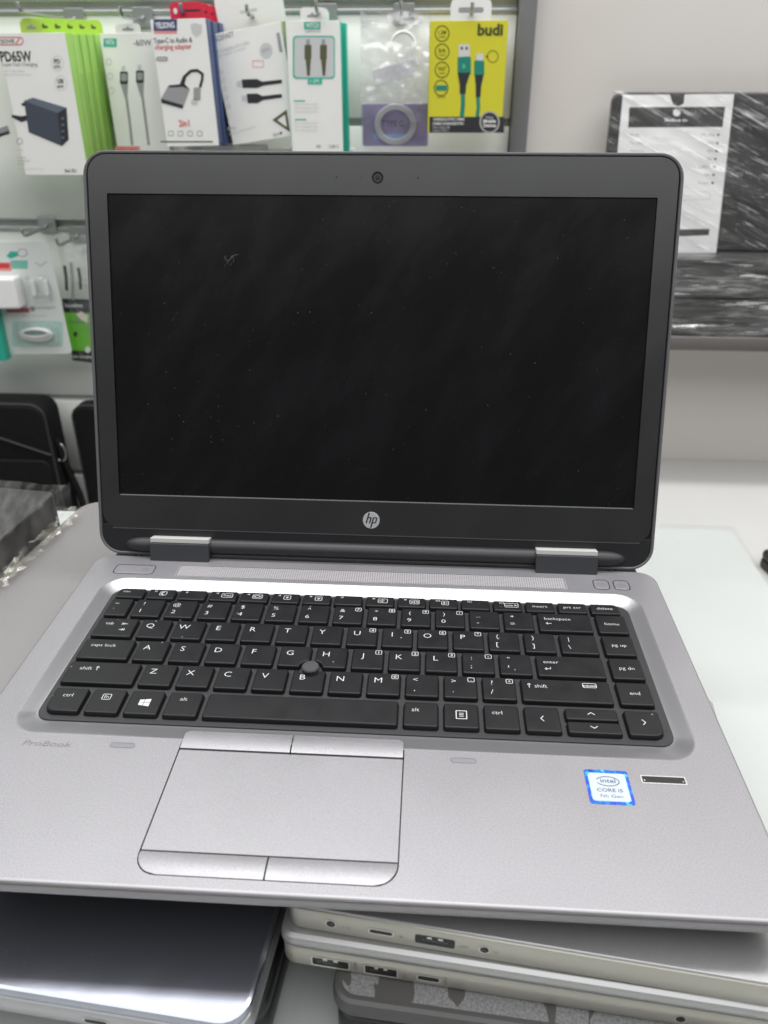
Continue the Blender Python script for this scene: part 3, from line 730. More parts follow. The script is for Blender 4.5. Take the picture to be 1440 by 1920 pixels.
# scratch on the screen, upper left
a = Art(z=-0.72); SCR = mat('pale_scratch', rgb(84, 86, 90), 0.6); random.seed(3)
for k in range(9):
    x_, y_ = -85.5 + random.uniform(-2.6, 2.8), 138.6 + random.uniform(-3.2, 2.0); g_ = 0.9 + random.uniform(-0.5, 0.5); L_ = random.uniform(0.6, 2.2)
    a.stroke([(x_, y_), (x_ + L_ * 0.5 * math.cos(g_), y_ + L_ * 0.6 * math.sin(g_)), (x_ + L_ * math.cos(g_), y_ + L_ * math.sin(g_))], random.uniform(0.10, 0.24), SCR)
a.stroke([(-86.5, 137.0), (-84.6, 139.4), (-82.2, 141.6), (-79.8, 142.2)], 0.22, SCR)
o = a.build('screen_scratch', LAP); o['kind'] = 'stuff'; lid(o)
# webcam and microphone holes
wc = lid(rslab('webcam', 6.4, 6.4, 3.19, 0.0, 0.5, M['lens'], LAP, 0.1, 8, 0, 184.2))
a = Art(z=0.54); a.ring(0, 184.2, 3.1, 3.1, 0.35, M['gap']); a.ring(0, 184.0, 1.7, 1.7, 1.0, M['lensrim']); a.ell(0, 184.0, 0.9, 0.9, M['gap'], 1); a.ell(0, 184.4, 0.4, 0.4, M['lensrim'], 2); a.build('lens_ring', wc)
for xx, r in ((-23.1, 0.55), (22.7, 0.55), (-9.6, 0.3)):
    lid(rslab('microphone_hole' if r > 0.4 else 'indicator_light', 2 * r, 2 * r, r * 0.99, 0.0, 0.42, M['gap'], LAP, 0.02, 4, xx, 184.1))
# round emblem
LC = (-0.4, -11.2)
em = lid(rslab('emblem', 10.2, 10.2, 5.09, 0.2, 0.5, M['logosilver'], LAP, 0.1, 10, *LC))
a = Art(z=0.53); K = M['chin']
def sl(x, y): return (LC[0] + x + 0.27 * y, LC[1] + y)
def bar(x0, x1, y0, y1): a.poly([sl(x0, y0), sl(x1, y0), sl(x1, y1), sl(x0, y1)], K)
bar(-2.95, -2.1, -1.9, 4.75); bar(-2.1, -0.6, 1.25, 1.9); bar(-0.95, -0.1, -1.9, 1.5); a.poly([sl(-0.95, 1.5), sl(-0.1, 1.5), sl(-0.45, 1.9), sl(-0.95, 1.9)], K)
bar(0.55, 1.4, -4.75, 1.9); bar(1.4, 2.9, 1.25, 1.9); bar(1.4, 2.9, -1.9, -1.25); bar(2.6, 3.4, -1.6, 1.6)
a.build('emblem_letters', em)
# hinge bar with rounded ends, and two hinge covers
rings = []
for x in [-152, -151.4, -150, -147.5, -144, -140, 140, 144, 147.5, 150, 151.4, 152]:
    d = max(0, abs(x) - 140); s = math.sqrt(max(0.003, 1 - (d / 12.2) ** 2))
    rings.append([(x, -30.6 + 4.7 * s * math.cos(2 * math.pi * k / 20), 0.1 + 4.6 * s * math.sin(2 * math.pi * k / 20)) for k in range(20)])
V, Fc = loft(rings); lid(fixn(mesh('hinge_bar', V, Fc, M['hingebar'], LAP, 60)))
for sx in (-1, 1):
    hc = lid(rslab('hinge_cover', 36.4, 11.6, 0.5, -1, 6.6, M['hinge'], LAP, 0.5, 3, sx * 116.8, -33.8))
    lid(rslab('hinge_top_sheen', 36.0, 2.9, 0.3, -1, 6.3, M['hingetop'], LAP, 0.3, 3, sx * 116.6, -26.3))  # added pale strip imitating light caught by the cover's top

# ================================================================== the pile under the laptop
M['champ'] = mat('champagne_aluminium', rgb(164, 164, 163), 0.34, 0.6, nscale=1800, namp=0.04, rvar=0.05)
M['champside'] = mat('champagne_side', rgb(172, 169, 160), 0.36, 0.5)
M['port'] = mat('port_black', rgb(18, 18, 18), 0.5)
M['portmetal'] = mat('port_metal', rgb(210, 208, 200), 0.3, 0.5)
M['ink'] = mat('grey_port_ink', rgb(120, 114, 102), 0.6)
M['greylid'] = mat('grey_anodised_lid', rgb(128, 125, 125), 0.5, 0.35, nscale=1200, namp=0.03)
M['silverlid'] = dusty('dusty_mirror_silver_lid', rgb(170, 172, 182), rgb(164, 166, 177), 0.20, 0.25, 420, 0.12, rgb(120, 120, 124))
M['silverlid'].node_tree.nodes['Principled BSDF'].inputs['Metallic'].default_value = 0.92
M['silverside'] = mat('silver_side', rgb(176, 175, 177), 0.35, 0.75)
M['blackplastic'] = mat('black_plastic', rgb(20, 20, 21), 0.4)
def laptop_body(name, label, corner, rz, wd, dp, layers, r, group=None):
    """closed laptop: local origin at its front-left corner; layers = (name, z0, z1, material, inset, edge)"""
    t = thing(name, label, 'laptop', (corner[0], corner[1], layers[0][1]), rz, group)
    zb = layers[0][1]
    for (n, z0, z1, m, ins, e) in layers:
        rslab(n, wd - 2 * ins, dp - 2 * ins, max(r - ins, 0.5), z0 - zb, z1 - zb, m, t, e, 6, wd / 2, dp / 2)
    return t
def front_art(parent, zc, z=0.0, y=0.0):
    """print / ports on the front face; local x along the front edge, y up"""
    return Art(lambda x, v: (x, v), 1.0, z)
def port(parent, name, x, zc, wd, ht, r, depth=0.0, rim=True, tongue=True, m=None):
    """a port on the front face: metal rim, black mouth, tongue inside"""
    def fr(o): o.matrix_local = Matrix.Translation((x * MM, (-0.02 + depth) * MM, zc * MM)) @ Matrix.Rotation(math.pi / 2, 4, 'X'); return o
    a = Art(z=0.10); a.rr(-wd / 2, -ht / 2, wd / 2, ht / 2, r, M['port'])
    if rim: a.rrs(-wd / 2, -ht / 2, wd / 2, ht / 2, r, 0.55, M['portmetal'], 1)
    if tongue: a.rect(-wd * 0.33, -ht * 0.12, wd * 0.33, ht * 0.16, M['lensrim'], 1); a.rect(-wd * 0.2, ht * 0.2, -wd * 0.08, ht * 0.42, M['portmetal'], 1); a.rect(wd * 0.08, ht * 0.2, wd * 0.2, ht * 0.42, M['portmetal'], 1)
    return fr(a.build(name, parent))
def jack(parent, x, zc, r):
    def fr(o): o.matrix_local = Matrix.Translation((x * MM, -0.02 * MM, zc * MM)) @ Matrix.Rotation(math.pi / 2, 4, 'X'); return o
    a = Art(z=0.10); a.ell(0, 0, r, r, M['port'], 0, 16); a.ring(0, 0, r, r, 0.4, M['portmetal'], 1, n=16); a.ell(0.3, -0.2, r * 0.4, r * 0.4, M['lensrim'], 1, 12)
    return fr(a.build('audio_jack', parent))
def facetext(parent, x, zc, body, cap, rot=0.0):
    a = Art(z=0.08); a.text(0, 0, body, cap, M['ink'], rot=rot); o = a.build('port_marking', parent)
    o.matrix_local = Matrix.Translation((x * MM, -0.02 * MM, zc * MM)) @ Matrix.Rotation(math.pi / 2, 4, 'X')
R1 = math.radians(-6.7)
c1 = laptop_body('laptop', 'closed champagne laptop directly under the open laptop, round jack and slim port on its edge', (-17, -154.6), R1, 182, 150,
                 [('base', -32.3, -20.4, M['champside'], 0, 1.2), ('top_cover', -20.4, -19.15, M['champ'], 0.6, 0.5)], 5)
zc = 6.2
jack(c1, 17.5, zc, 2.0); port(c1, 'charging_port', 37, zc, 9.5, 2.6, 1.2, rim=True, tongue=False); port(c1, 'hdmi_port', 57.5, zc, 15, 5.0, 0.9, tongue=True, rim=False); jack(c1, 76, zc, 1.9)
facetext(c1, 22, zc - 1, 'o  (r', 1.2); facetext(c1, 44, zc - 1, 'ss', 1.3); facetext(c1, 66.5, zc - 0.6, 'HDMI', 1.0); facetext(c1, 80, zc - 1, 'n', 1.6)
R2 = math.radians(-5.8)
c2 = laptop_body('laptop', 'closed champagne laptop lower in the pile, wide, square and slim ports along its edge', (-20.5, -158.6), R2, 190, 152,
                 [('base', -51.0, -39.6, M['champside'], 0.8, 2.2), ('lid', -39.0, -32.45, M['champ'], 0, 2.4)], 6)
rslab('lid_gap', 187, 149, 5, 11.2, 12.2, M['gap'], c2, 0.1, 4, 95, 76)
zc = 5.4
port(c2, 'hdmi_port', 20.5, zc, 15, 5.0, 1.0, 0.8); port(c2, 'usb_port', 40.5, zc, 13, 5.0, 0.3, 0.8); port(c2, 'usb_c_port', 59, zc, 9, 3.0, 1.45, 0.8, tongue=False)
jack(c2, 152, zc, 2.0)
facetext(c2, 31.2, zc - 2.2, 'HDMI', 1.5, math.pi / 2); facetext(c2, 50.5, zc - 2.2, 'SS<', 1.6, math.pi / 2); facetext(c2, 66.2, zc - 2.2, 'SS< 4', 1.5, math.pi / 2)
for ch in c2.children:
    if ch.name.startswith('port_marking') or ch.name.startswith('audio_jack'): ch.location.y = 0.78 * MM
# black patterned laptop at the bottom of the pile
def camo():
    m = bpy.data.materials.new('worn_patterned_lid'); m.use_nodes = True; nt = m.node_tree; b = nt.nodes['Principled BSDF']
    tc = nt.nodes.new('ShaderNodeTexCoord'); mp = nt.nodes.new('ShaderNodeMapping'); mp.inputs['Scale'].default_value = (1.0, 0.35, 1)
    mp.inputs['Rotation'].default_value = (0, 0, 0.3)
    v = nt.nodes.new('ShaderNodeTexVoronoi'); v.inputs['Scale'].default_value = 150; v.distance = 'MANHATTAN'
    nt.links.new(tc.outputs['Object'], mp.inputs[0]); nt.links.new(mp.outputs[0], v.inputs['Vector'])
    sp = nt.nodes.new('ShaderNodeSeparateColor'); nt.links.new(v.outputs['Color'], sp.inputs[0])
    lt = nt.nodes.new('ShaderNodeMath'); lt.operation = 'GREATER_THAN'; lt.inputs[1].default_value = 0.76; nt.links.new(sp.outputs[0], lt.inputs[0])
    nz = nt.nodes.new('ShaderNodeTexNoise'); nz.inputs['Scale'].default_value = 900; nt.links.new(tc.outputs['Object'], nz.inputs['Vector'])
    r = nt.nodes.new('ShaderNodeMapRange'); r.inputs[1].default_value = 0.3; r.inputs[2].default_value = 0.7; r.inputs[3].default_value = 0.12; r.inputs[4].default_value = 0.23; nt.links.new(nz.outputs[0], r.inputs[0])
    mx = nt.nodes.new('ShaderNodeMixRGB'); mx.inputs[2].default_value = rgb(72, 70, 68); nt.links.new(lt.outputs[0], mx.inputs[0]); nt.links.new(r.outputs[0], mx.inputs[1])
    nt.links.new(mx.outputs[0], b.inputs['Base Color']); b.inputs['Roughness'].default_value = 0.55
    return m
blk = laptop_body('laptop', 'black closed laptop with grey patterned lid at the bottom of the pile', (0.5, -171.5), math.radians(-4.6), 168, 205,
                  [('base', -79.9, -64.5, M['blackplastic'], 1.5, 3.0), ('hinge_band', -64.4, -60.4, mat('dark_grey_band', rgb(58, 57, 56), 0.4), 3.0, 0.6),
                   ('lid', -60.2, -51.15, mat('lid_edge_grey', rgb(70, 69, 68), 0.45), 0.0, 2.2)], 9)
rslab('lid_pattern', 161, 197, 6, 28.7, 28.82, camo(), blk, 0.05, 5, 84, 102.5)
# grey laptop at the left, under the open one
gl_rz = math.radians(-7.6)
def from_back_left(bl, rz, wd, dp):
    d = Vector((math.sin(rz), -math.cos(rz))) * dp; return (bl[0] + d.x, bl[1] + d.y)
gc = from_back_left((-222.5, 168.5), gl_rz, 203, 268)
laptop_body('laptop', 'closed plain grey laptop sticking out behind the open laptop at the left', gc, gl_rz, 203, 268,
            [('base', -37.9, -27.2, M['silverside'], 0.5, 2.0), ('lid', -27.0, -19.15, M['greylid'], 0, 2.6)], 15)
# mirror-bright silver laptop, front left
sz = math.radians(-5.2)
def left_of(fr_, rz, wd): return (fr_[0] - math.cos(rz) * wd, fr_[1] - math.sin(rz) * wd)
sc_ = left_of((-27.0, -190.0), sz, 290)
sv = laptop_body('laptop', 'closed mirror-bright silver laptop reflecting black, under the front left corner', sc_, sz, 290, 196,
                 [('base', -55.0, -44.4, M['silverside'], 0.0, 2.6), ('lid', -44.0, -38.05, M['silverlid'], 0.0, 1.6)], 11)
rslab('lid_gap', 287, 193, 10, 10.4, 11.2, M['gap'], sv, 0.1, 4, 145, 98)
for xx in (232, 250): port(sv, 'usb_c_port', xx, 5.4, 9.5, 3.0, 1.45, rim=True, tongue=False)
rslab('rubber_foot', 26, 9, 4, -1.2, 0.0, M['blackplastic'], sv, 0.5, 4, 262, 12)
sc2 = left_of((-20.5, -176.0), sz, 300)
laptop_body('laptop', 'black closed laptop, only its dark edge showing under the mirror-bright silver laptop', sc2, sz, 296, 190,
            [('base', -79.9, -66.0, M['blackplastic'], 0.0, 2.5), ('lid', -65.8, -56.4, M['blackplastic'], 0.0, 2.0)], 9)

# wrapped bundle at the left
M['darkbox'] = mat('dark_wrapped_device', rgb(30, 29, 28), 0.4, nscale=40, namp=0.5, stretch=(1, 4, 1))
M['film'] = film_material('clear_crinkled_film', (0.92, 0.92, 0.90, 1), 0.075, 0.12, (70, 260, 90), 1.2, 0.10)
M['film2'] = film_material('yellowed_film', (0.86, 0.84, 0.72, 1), 0.13, 0.28, (180, 90, 120), 0.2)
bz = math.radians(-6)
bun = thing('wrapped_bundle', 'dark devices bundled in crinkled clear film at the left edge', 'bundle', (-236, 38, TABLE), bz)
for k, (z0, z1) in enumerate(((0.2, 26), (26.4, 55), (55.4, 84.5))):
    rslab('wrapped_device', 262 - 3 * k, 99 - k, 7, z0, z1, M['darkbox'], bun, 3.0, 5, -131 + 0.8 * k, 49.5)
def crumple(name, P00, P10, P01, nu, nv, amp, freq, m, parent, seed=0.0, bulge=0.0, raggy=0.0):
    """a sheet of film spanned by three corners, wrinkled along its normal"""
    P00, P10, P01 = Vector(P00), Vector(P10), Vector(P01); eu, ev = P10 - P00, P01 - P00; nn = eu.cross(ev).normalized()
    V = []; Fc = []
    for j in range(nv + 1):
        for i in range(nu + 1):
            u, v = i / nu, j / nv
            p = P00 + eu * u + ev * v
            q = noise.fractal(Vector((u * freq[0] + seed, v * freq[1] + seed * 2.1, seed)), 1.0, 2.0, 4)
            rg = noise.noise(Vector((u * 24 + seed, v * 24, seed * 3))) * raggy * (1 if min(u, v, 1 - u, 1 - v) < 0.02 else 0)
            p = p + nn * (amp * q + bulge * 16 * u * (1 - u) * v * (1 - v)) + ev.normalized() * rg + eu.normalized() * rg
            V.append(tuple(p))
    for j in range(nv):
        for i in range(nu): a_ = j * (nu + 1) + i; Fc.append((a_, a_ + 1, a_ + nu + 2, a_ + nu + 1))
    return mesh(name, V, Fc, m, parent, 80)
crumple('film', (-262, -1, 87.0), (4, -1, 87.0), (-262, 102, 87.0), 60, 30, 1.1, (14, 5), M['film'], bun, 1.3)
crumple('film', (3.5, -4, 20), (3.5, 104, 20), (5, -4, 88), 40, 24, 1.3, (10, 4), M['film'], bun, 4.2, 0, 2)
crumple('film', (2, 4, 68), (3, 104, 70), (9.5, 4, 64), 44, 10, 2.2, (16, 3), M['film2'], bun, 7.7, 1, 4)
# black device on the side bench, right edge
dv = thing('laptop', 'black closed laptop just entering at the right edge on the white bench', 'laptop', (411, 443, -226), math.radians(13))
rslab('base', 330, 230, 10, 0.1, 11.5, M['blackplastic'], dv, 3, 5, 165, -115)
rslab('lid', 330, 230, 10, 12.0, 20.0, M['blackplastic'], dv, 2.5, 5, 165, -115)

# ================================================================== packs on the slat wall
PW = mat('carton_white', rgb(232, 231, 226), 0.35, coat=0.15, nscale=30, namp=0.015)
INK = mat('print_black', rgb(45, 46, 50), 0.45); GREY = mat('print_grey', rgb(150, 150, 150), 0.45); LGREY = mat('print_light_grey', rgb(196, 197, 196), 0.45)
LIME = mat('print_lime', rgb(178, 210, 84), 0.4); LIMED = mat('lime_side', rgb(146, 190, 88), 0.4, coat=0.15); LIMEP = mat('lime_print_darker', rgb(126, 168, 80), 0.4)
TEAL = mat('print_teal', rgb(46, 176, 150), 0.4); NAVY = mat('print_navy', rgb(58, 74, 112), 0.4); RED = mat('print_red', rgb(200, 62, 62), 0.45); PINK = mat('print_pale_red', rgb(222, 140, 138), 0.45)
YEL = mat('print_yellow', rgb(206, 200, 52), 0.35, coat=0.15); YELD = mat('yellow_side', rgb(180, 172, 40), 0.4); CHAR = mat('print_charger_slate', rgb(66, 73, 84), 0.45); CHARL = mat('print_charger_slate_light', rgb(98, 106, 118), 0.45)
DGREEN = mat('print_dark_green', rgb(30, 128, 108), 0.45); KHAKI = mat('print_khaki', rgb(86, 88, 62), 0.45); GREEN = mat('print_bright_green', rgb(112, 196, 52), 0.4); MINT = mat('print_mint', rgb(150, 214, 196), 0.4)
PURP = mat('purple_insert', rgb(150, 138, 178), 0.4, nscale=60, namp=0.2); REDTAB = mat('red_hang_tab', rgb(214, 44, 66), 0.4)
CLEAR = film_material('clear_blister', (0.9, 0.92, 0.92, 1), 0.13, 0.08, (40, 40, 40), 0.2, 0.15)
BAGF = film_material('zip_bag_plastic', (0.95, 0.95, 0.95, 1), 0.19, 0.16, (35, 60, 35), 0.6, 0.5, 0.35)
class Pack:
    """a carton hanging on the wall; its front face is spanned by three photograph corners at depth Y"""
    def __init__(s, name, label, cat, TL, TR, BL, Y, th, face=PW, side=PW, group=None, yaw=0.0, build=True, edge=0.7):
        s.O = at_y(TL[0], TL[1], Y); s.n = Vector((math.sin(yaw), -math.cos(yaw), 0))
        a, b = s.hit(*TR), s.hit(*BL)
        s.u = (a - s.O).normalized(); s.n = s.n.normalized(); s.v = s.n.cross(s.u).normalized()    # v points up
        s.w = (a - s.O).length; s.h = -(b - s.O).dot(s.v); s.th = th
        mtx = Matrix(((s.u.x, s.v.x, s.n.x, s.O.x * MM), (s.u.y, s.v.y, s.n.y, s.O.y * MM), (s.u.z, s.v.z, s.n.z, s.O.z * MM), (0, 0, 0, 1)))
        s.e = thing(name, label, cat, mtx=mtx, group=group)
        s.k = s.w / math.hypot(TR[0] - TL[0], TR[1] - TL[1])          # mm per photograph pixel
        if build:
            rslab('carton', s.w, s.h, edge, -th, -0.4, side, s.e, 0.3, 2, s.w / 2, -s.h / 2)
            rslab('front_panel', s.w - 0.2, s.h - 0.2, edge, -0.39, 0.0, face, s.e, 0.15, 2, s.w / 2, -s.h / 2)
    def hit(s, px, py):
        d = ray(px, py); return CAM + d * ((s.O - CAM).dot(s.n) / d.dot(s.n))
    def uv(s, px, py):
        p = s.hit(px, py) - s.O; return (p.dot(s.u), p.dot(s.v))
    def art(s, z=0.15): return Art(s.uv, s.k, z)
    def tab(s, m, x0=0.25, x1=0.75, h=11, zt=-0.5, hole=True, name='hang_tab', r=4):
        """cardboard hang tab above the carton, euro-slot showing dark"""
        cx = s.w * (x0 + x1) / 2; ww = s.w * (x1 - x0)
        t = rslab(name, ww, h + 4, [r, r, 0.3, 0.3], zt - 0.5, zt, m, s.e, 0.1, 5, cx, h / 2 - 2)
        if hole:
            a = Art(z=zt + 0.06); a.rr(cx - ww * 0.22, h * 0.25, cx + ww * 0.22, h * 0.25 + 2.4, 1.1, GREY); a.ell(cx, h * 0.25 + 2.2, 1.9, 1.9, GREY, 1); a.build('euro_slot', t)
    def copy_behind(s, name, label, cat, dist, side, group, tabm=None, dx=0.0, dz=0.0, tabdx=0.0, slotm=None):
        mtx = s.e.matrix_world.copy() if False else None
        O = s.O - s.n * dist + s.u * dx + s.v * dz
        mtx = Matrix(((s.u.x, s.v.x, s.n.x, O.x * MM), (s.u.y, s.v.y, s.n.y, O.y * MM), (s.u.z, s.v.z, s.n.z, O.z * MM), (0, 0, 0, 1)))
        e = thing(name, label, cat, mtx=mtx, group=group)
        rslab('carton', s.w, s.h, 0.7, -s.th, 0, side, e, 0.3, 2, s.w / 2, -s.h / 2)
        if tabm:
            tx = s.w * 0.52 + tabdx
            t = rslab('hang_tab', s.w * 0.34, 18, [6, 6, 0.3, 0.3], -1.0, -0.5, tabm, e, 0.1, 5, tx, 5)
            a = Art(z=-0.44); a.rr(tx - 5, 5, tx + 5, 7.4, 1.1, slotm or GREY); a.ell(tx, 7.4, 1.9, 1.9, slotm or GREY, 1); a.build('euro_slot', t)
        return e
def hook(label, px, py, Yf, zpl=None, red=None):
    """wire hook: plate in the rail, straight wire out to depth Yf, tip bent up"""
    tip = at_y(px, py, Yf); x, z = tip.x, tip.z - 9
    e = thing('display_hook', label, 'hook', (x, WALL_Y, z), 0, 'wire display hooks on the slat wall')
    rslab('hook_plate', 24, 20, 2, -0.1, 2.0, M['alu'], e, 0.3, 3, 0, 0).matrix_local = Matrix.Translation((0, -2.3 * MM, 4 * MM)) @ Matrix.Rotation(math.pi / 2, 4, 'X')
    L = WALL_Y - Yf
    pts = [(0, -3.0, 4), (0, -12, 1), (0, -L + 10, 0), (0, -L + 5, 1.0), (0, -L + 1.5, 4), (0, -L, 9)]
    tube('hook_wire', pts, 2.0, M['wire'], e, 10)
    return e

# 1 lime and white charger cartons, far left: one in front, five behind on the same hook
g = 'lime green charger cartons on the left hook'
p = Pack('charger_carton', 'white carton with slate charger picture and lime green side, front of its hook', 'carton', (-6, 62), (121, 61), (31, 328), 600, 18.2, PW, LIMED, g)
p.tab(LIME, 0.36, 0.68, 13, r=6)
a = p.art()
a.rrs(-4, 70, 43, 84, 6, 1.6, RED); a.text(2, 81, 'SOVE', 6, INK, bold=0.02, width=26); a.stroke([(30, 82), (37, 72)], 2, RED)
a.text(2, 115, 'PD65W', 16, INK, bold=0.03, width=60); a.text(4, 124, 'Super Fast Charging', 6, GREY, bold=0.015, width=68)
a.text(8, 135, 'Fast Charge Adapter', 4, LGREY, width=40); a.text(8, 142, 'Optional multi port device', 4, LGREY, width=52)
for (cx, cy, t1, t2) in ((108, 119, 'PD', '65W'), (114, 156, 'USB', '65W')):
    a.ring(cx, cy, 11, 14, 0.9, LGREY); a.text(cx, cy, t1, 7, INK, al='C', bold=0.03, width=12); a.text(cx, cy + 9, t2, 5, INK, al='C', bold=0.02, width=13)
a.poly([(45, 189), (62, 183), (125, 202), (129, 262), (116, 274), (54, 248)], CHAR, 1); a.poly([(45, 189), (62, 183), (125, 202), (108, 212)], CHARL, 2); a.poly([(108, 212), (125, 202), (129, 262), (116, 274)], INK, 2)
for q in range(4): a.ell(118, 222 + 12 * q, 3, 2.4, CHARL, 3, 10)
a.poly([(22, 215), (40, 218), (50, 216), (50, 226), (40, 229), (22, 220)], INK, 1); a.poly([(40, 194), (46, 192), (48, 198), (42, 199)], INK, 1)
a.ring(37, 265, 5, 6, 1.4, GREY); a.text(33, 283, 'Safe', 4, LGREY, width=12); 
for q in range(3): a.text(34, 297 + 6 * q, ('Fast charge', 'Compatible with', 'devices')[q], 3.6, GREY, width=(16, 24, 14)[q])
a.text(36, 318, 'Model specification', 3, LGREY, width=50); a.text(122, 323, '3in1 EU', 6, INK, width=23, bold=0.02)
a.build('printed_artwork', p.e)
for k in range(5):
    o = p.copy_behind('charger_carton', ('second lime green charger carton, touching the white-faced front one', 'third lime green charger carton counted from the white-faced one', 'fourth lime green charger carton, in the middle of its row', 'fifth lime green charger carton, second from the wall', 'rearmost lime green charger carton, beside the tall white cable carton')[k], 'carton', 18.8 * (k + 1), LIMED, g, LIME, dz=0.8 * k, dx=1.0 * k, tabdx=5.0 * (k + 1), slotm=KHAKI)
    V, Fc = [], []
    rslab('side_stripe', 0.12, p.h * 0.62, 0.05, -p.th * 0.78, -p.th * 0.3, LIMEP, o, 0.02, 2, p.w + 0.06, -p.h * 0.58)
p = Pack('charger_carton', 'white carton cut by the left picture edge showing a dark curved cable', 'carton', (-118, 74), (3, 72), (-90, 296), 640, 20, PW, LIMED)
p.tab(LIME, 0.3, 0.9, 10)
a = p.art(); a.stroke([(-40, 262), (-12, 252), (4, 244), (16, 240)], 9, GREY); a.stroke([(-40, 270), (-12, 260), (4, 252), (18, 248)], 5, INK); a.text(-60, 150, '65W', 20, INK); a.build('printed_artwork', p.e)
hook('wire hook above the lime green charger cartons', 33, 4, 585)
# 2 tall white cable carton
p = Pack('cable_carton', 'tall white carton with two thin grey cables beside the lime green ones', 'carton', (186, 63), (290, 61), (216, 286), 672, 20, PW, mat('pale_green_side', rgb(206, 222, 206), 0.4))
p.tab(PW, 0.3, 0.75, 9)
a = p.art(); a.rr(194, 72, 219, 88, 1, TEAL); a.text(199, 84, 'WiTA', 8, PW, bold=0.02, width=16, layer=2); a.text(251, 86, '-60W', 10, INK, width=34)
for x0, y0, x1, y1 in ((232, 132, 248, 272), (262, 130, 279, 272)):
    a.rr(x0 - 7, y0 + 2, x0 + 8, y0 + 26, 3, INK); a.rect(x0 - 4, y0 - 8, x0 + 3, y0 + 1, LGREY); a.poly([(x0 - 6, y0 + 26), (x0 + 8, y0 + 26), (x0 + 7, y0 + 52), (x0 + 2, y0 + 52)], GREY)
    a.rr(x0 - 5, y0 + 6, x0 + 6, y0 + 20, 2, GREY, 1)
    a.stroke([(x0 + 5, y0 + 50), (x0 + 11, y0 + 95), (x1, y1)], 5, GREY, 1)
for q in range(3): a.ring(204 + 2.5 * q, 116 + 27 * q, 5, 6, 1.4, LGREY)
a.rr(216, 274, 262, 284, 1.5, PINK, 1); a.text(239, 282, '100% original', 5, RED, al='C', layer=2, width=38); a.build('printed_artwork', p.e)
hook('wire hook above the tall white cable carton', 224, 12, 650)
# 3 audio adapter cartons
g = 'navy sided adapter cartons'
p = Pack('adapter_carton', 'white carton picturing a grey two-in-one audio adapter, navy side, in front', 'carton', (281, 37), (385, 34), (302, 275), 622, 24, PW, NAVY, g)
a = p.art(); a.rect(288, 36, 332, 58, NAVY); a.rect(289, 58, 332, 63, PINK); a.text(292, 53, 'YELSONG', 9, PW, bold=0.03, layer=2, width=36)
a.poly([(357, 46), (366, 43), (379, 47), (378, 62), (368, 70), (360, 62)], LGREY)
a.text(289, 81, 'Type-C to Audio &', 8, INK, bold=0.015, width=73); a.text(291, 93, 'charging adapter', 8, RED, bold=0.015, width=70); a.rr(293, 106, 315, 115, 4, GREY); a.text(297, 113, 'Hi-Res', 4.5, PW, layer=2, width=15)
a.poly([(316, 160), (346, 157), (356, 168), (343, 203), (303, 191), (302, 185)], GREY, 1); a.poly([(302, 185), (343, 197), (343, 204), (303, 193)], INK, 2); a.poly([(316, 160), (346, 157), (356, 168), (343, 163), (318, 164)], INK, 2)
a.stroke([(341, 158), (348, 142), (358, 133), (370, 132), (380, 139), (379, 150), (375, 164)], 5, INK, 2); a.rr(363, 164, 376, 188, 3, GREY, 3); a.rr(359, 186, 370, 195, 2, LGREY, 3); a.poly([(337, 158), (346, 157), (350, 143), (344, 141)], INK, 3)
a.text(336, 237, '2in1', 11, RED, bold=0.02, width=21)
for q in range(4): a.rrs(316 + 18 * q, 246, 325 + 18 * q, 255, 2, 1.3, GREY)
a.rect(301, 264.5, 399, 267, INK); a.build('printed_artwork', p.e)
for k in range(3):
    o = p.copy_behind('adapter_carton', ('navy sided adapter carton touching the back of the audio adapter carton', 'middle navy sided adapter carton of those behind the audio adapter', 'rearmost navy sided adapter carton, nearest the wall')[k], 'carton', 24.6 * (k + 1), NAVY, g, dx=1.2 * (k + 1), dz=-1)
    t = rslab('hang_tab', p.w * 0.62, 20, [5, 5, 1, 1], -1.0, -0.4, REDTAB, o, 0.1, 5, p.w * 0.55, 8)
    aa = Art(z=-0.36); aa.ell(p.w * 0.34, 10, 2.2, 2.8, PW); aa.rr(p.w * 0.5, 9, p.w * 0.8, 11, 0.9, INK); aa.build('tab_print', t)
hook('wire hook with red hang tabs above the audio adapter cartons', 338, 6, 640)
# 4 tilted cable cartons
g = 'tilted white and olive cable cartons'
SAGE = mat('olive_side', rgb(150, 158, 120), 0.4)
p = Pack('cable_carton', 'tilted white carton with two dark plugs and a green triangle', 'carton', (393, 65), (526, 41), (427, 274), 655, 15, PW, SAGE, g)
a = p.art(); r_ = 0.11
a.text(402, 79, 'ACEFAST', 8, GREY, rot=r_, bold=0.02, width=40); a.text(404, 102, 'FAST CHARGING DATA CABLE', 5, LGREY, rot=r_, bold=0.01, width=68); a.text(406, 109, 'high speed transfer', 4, LGREY, rot=r_, width=60)
a.ell(499, 95, 12, 15, LGREY); a.text(499, 97, '60W', 6, GREY, al='C', rot=r_, width=15, layer=2); a.poly([(518, 62), (524, 61), (530, 97), (524, 98)], GREY)
for (y0, ww) in ((157, 1.0), (184, 1.2)):
    a.poly([(453 + (y0 - 157) * 0.35, y0 - 8), (482, y0 - 9), (492, y0 - 4), (528, y0 - 8), (529, y0 - 1), (493, y0 + 4), (483, y0 + 8 * ww), (455 + (y0 - 157) * 0.35, y0 + 8 * ww)], INK, 1); a.rect(444 + (y0 - 157) * 0.35, y0 - 5, 454 + (y0 - 157) * 0.35, y0 + 6, LGREY, 0)
a.stroke([(536, 210), (515, 225), (541, 243)], 5, KHAKI, 1, True); a.text(513, 256, 'C11-M', 5, INK, rot=r_, width=18, bold=0.02)
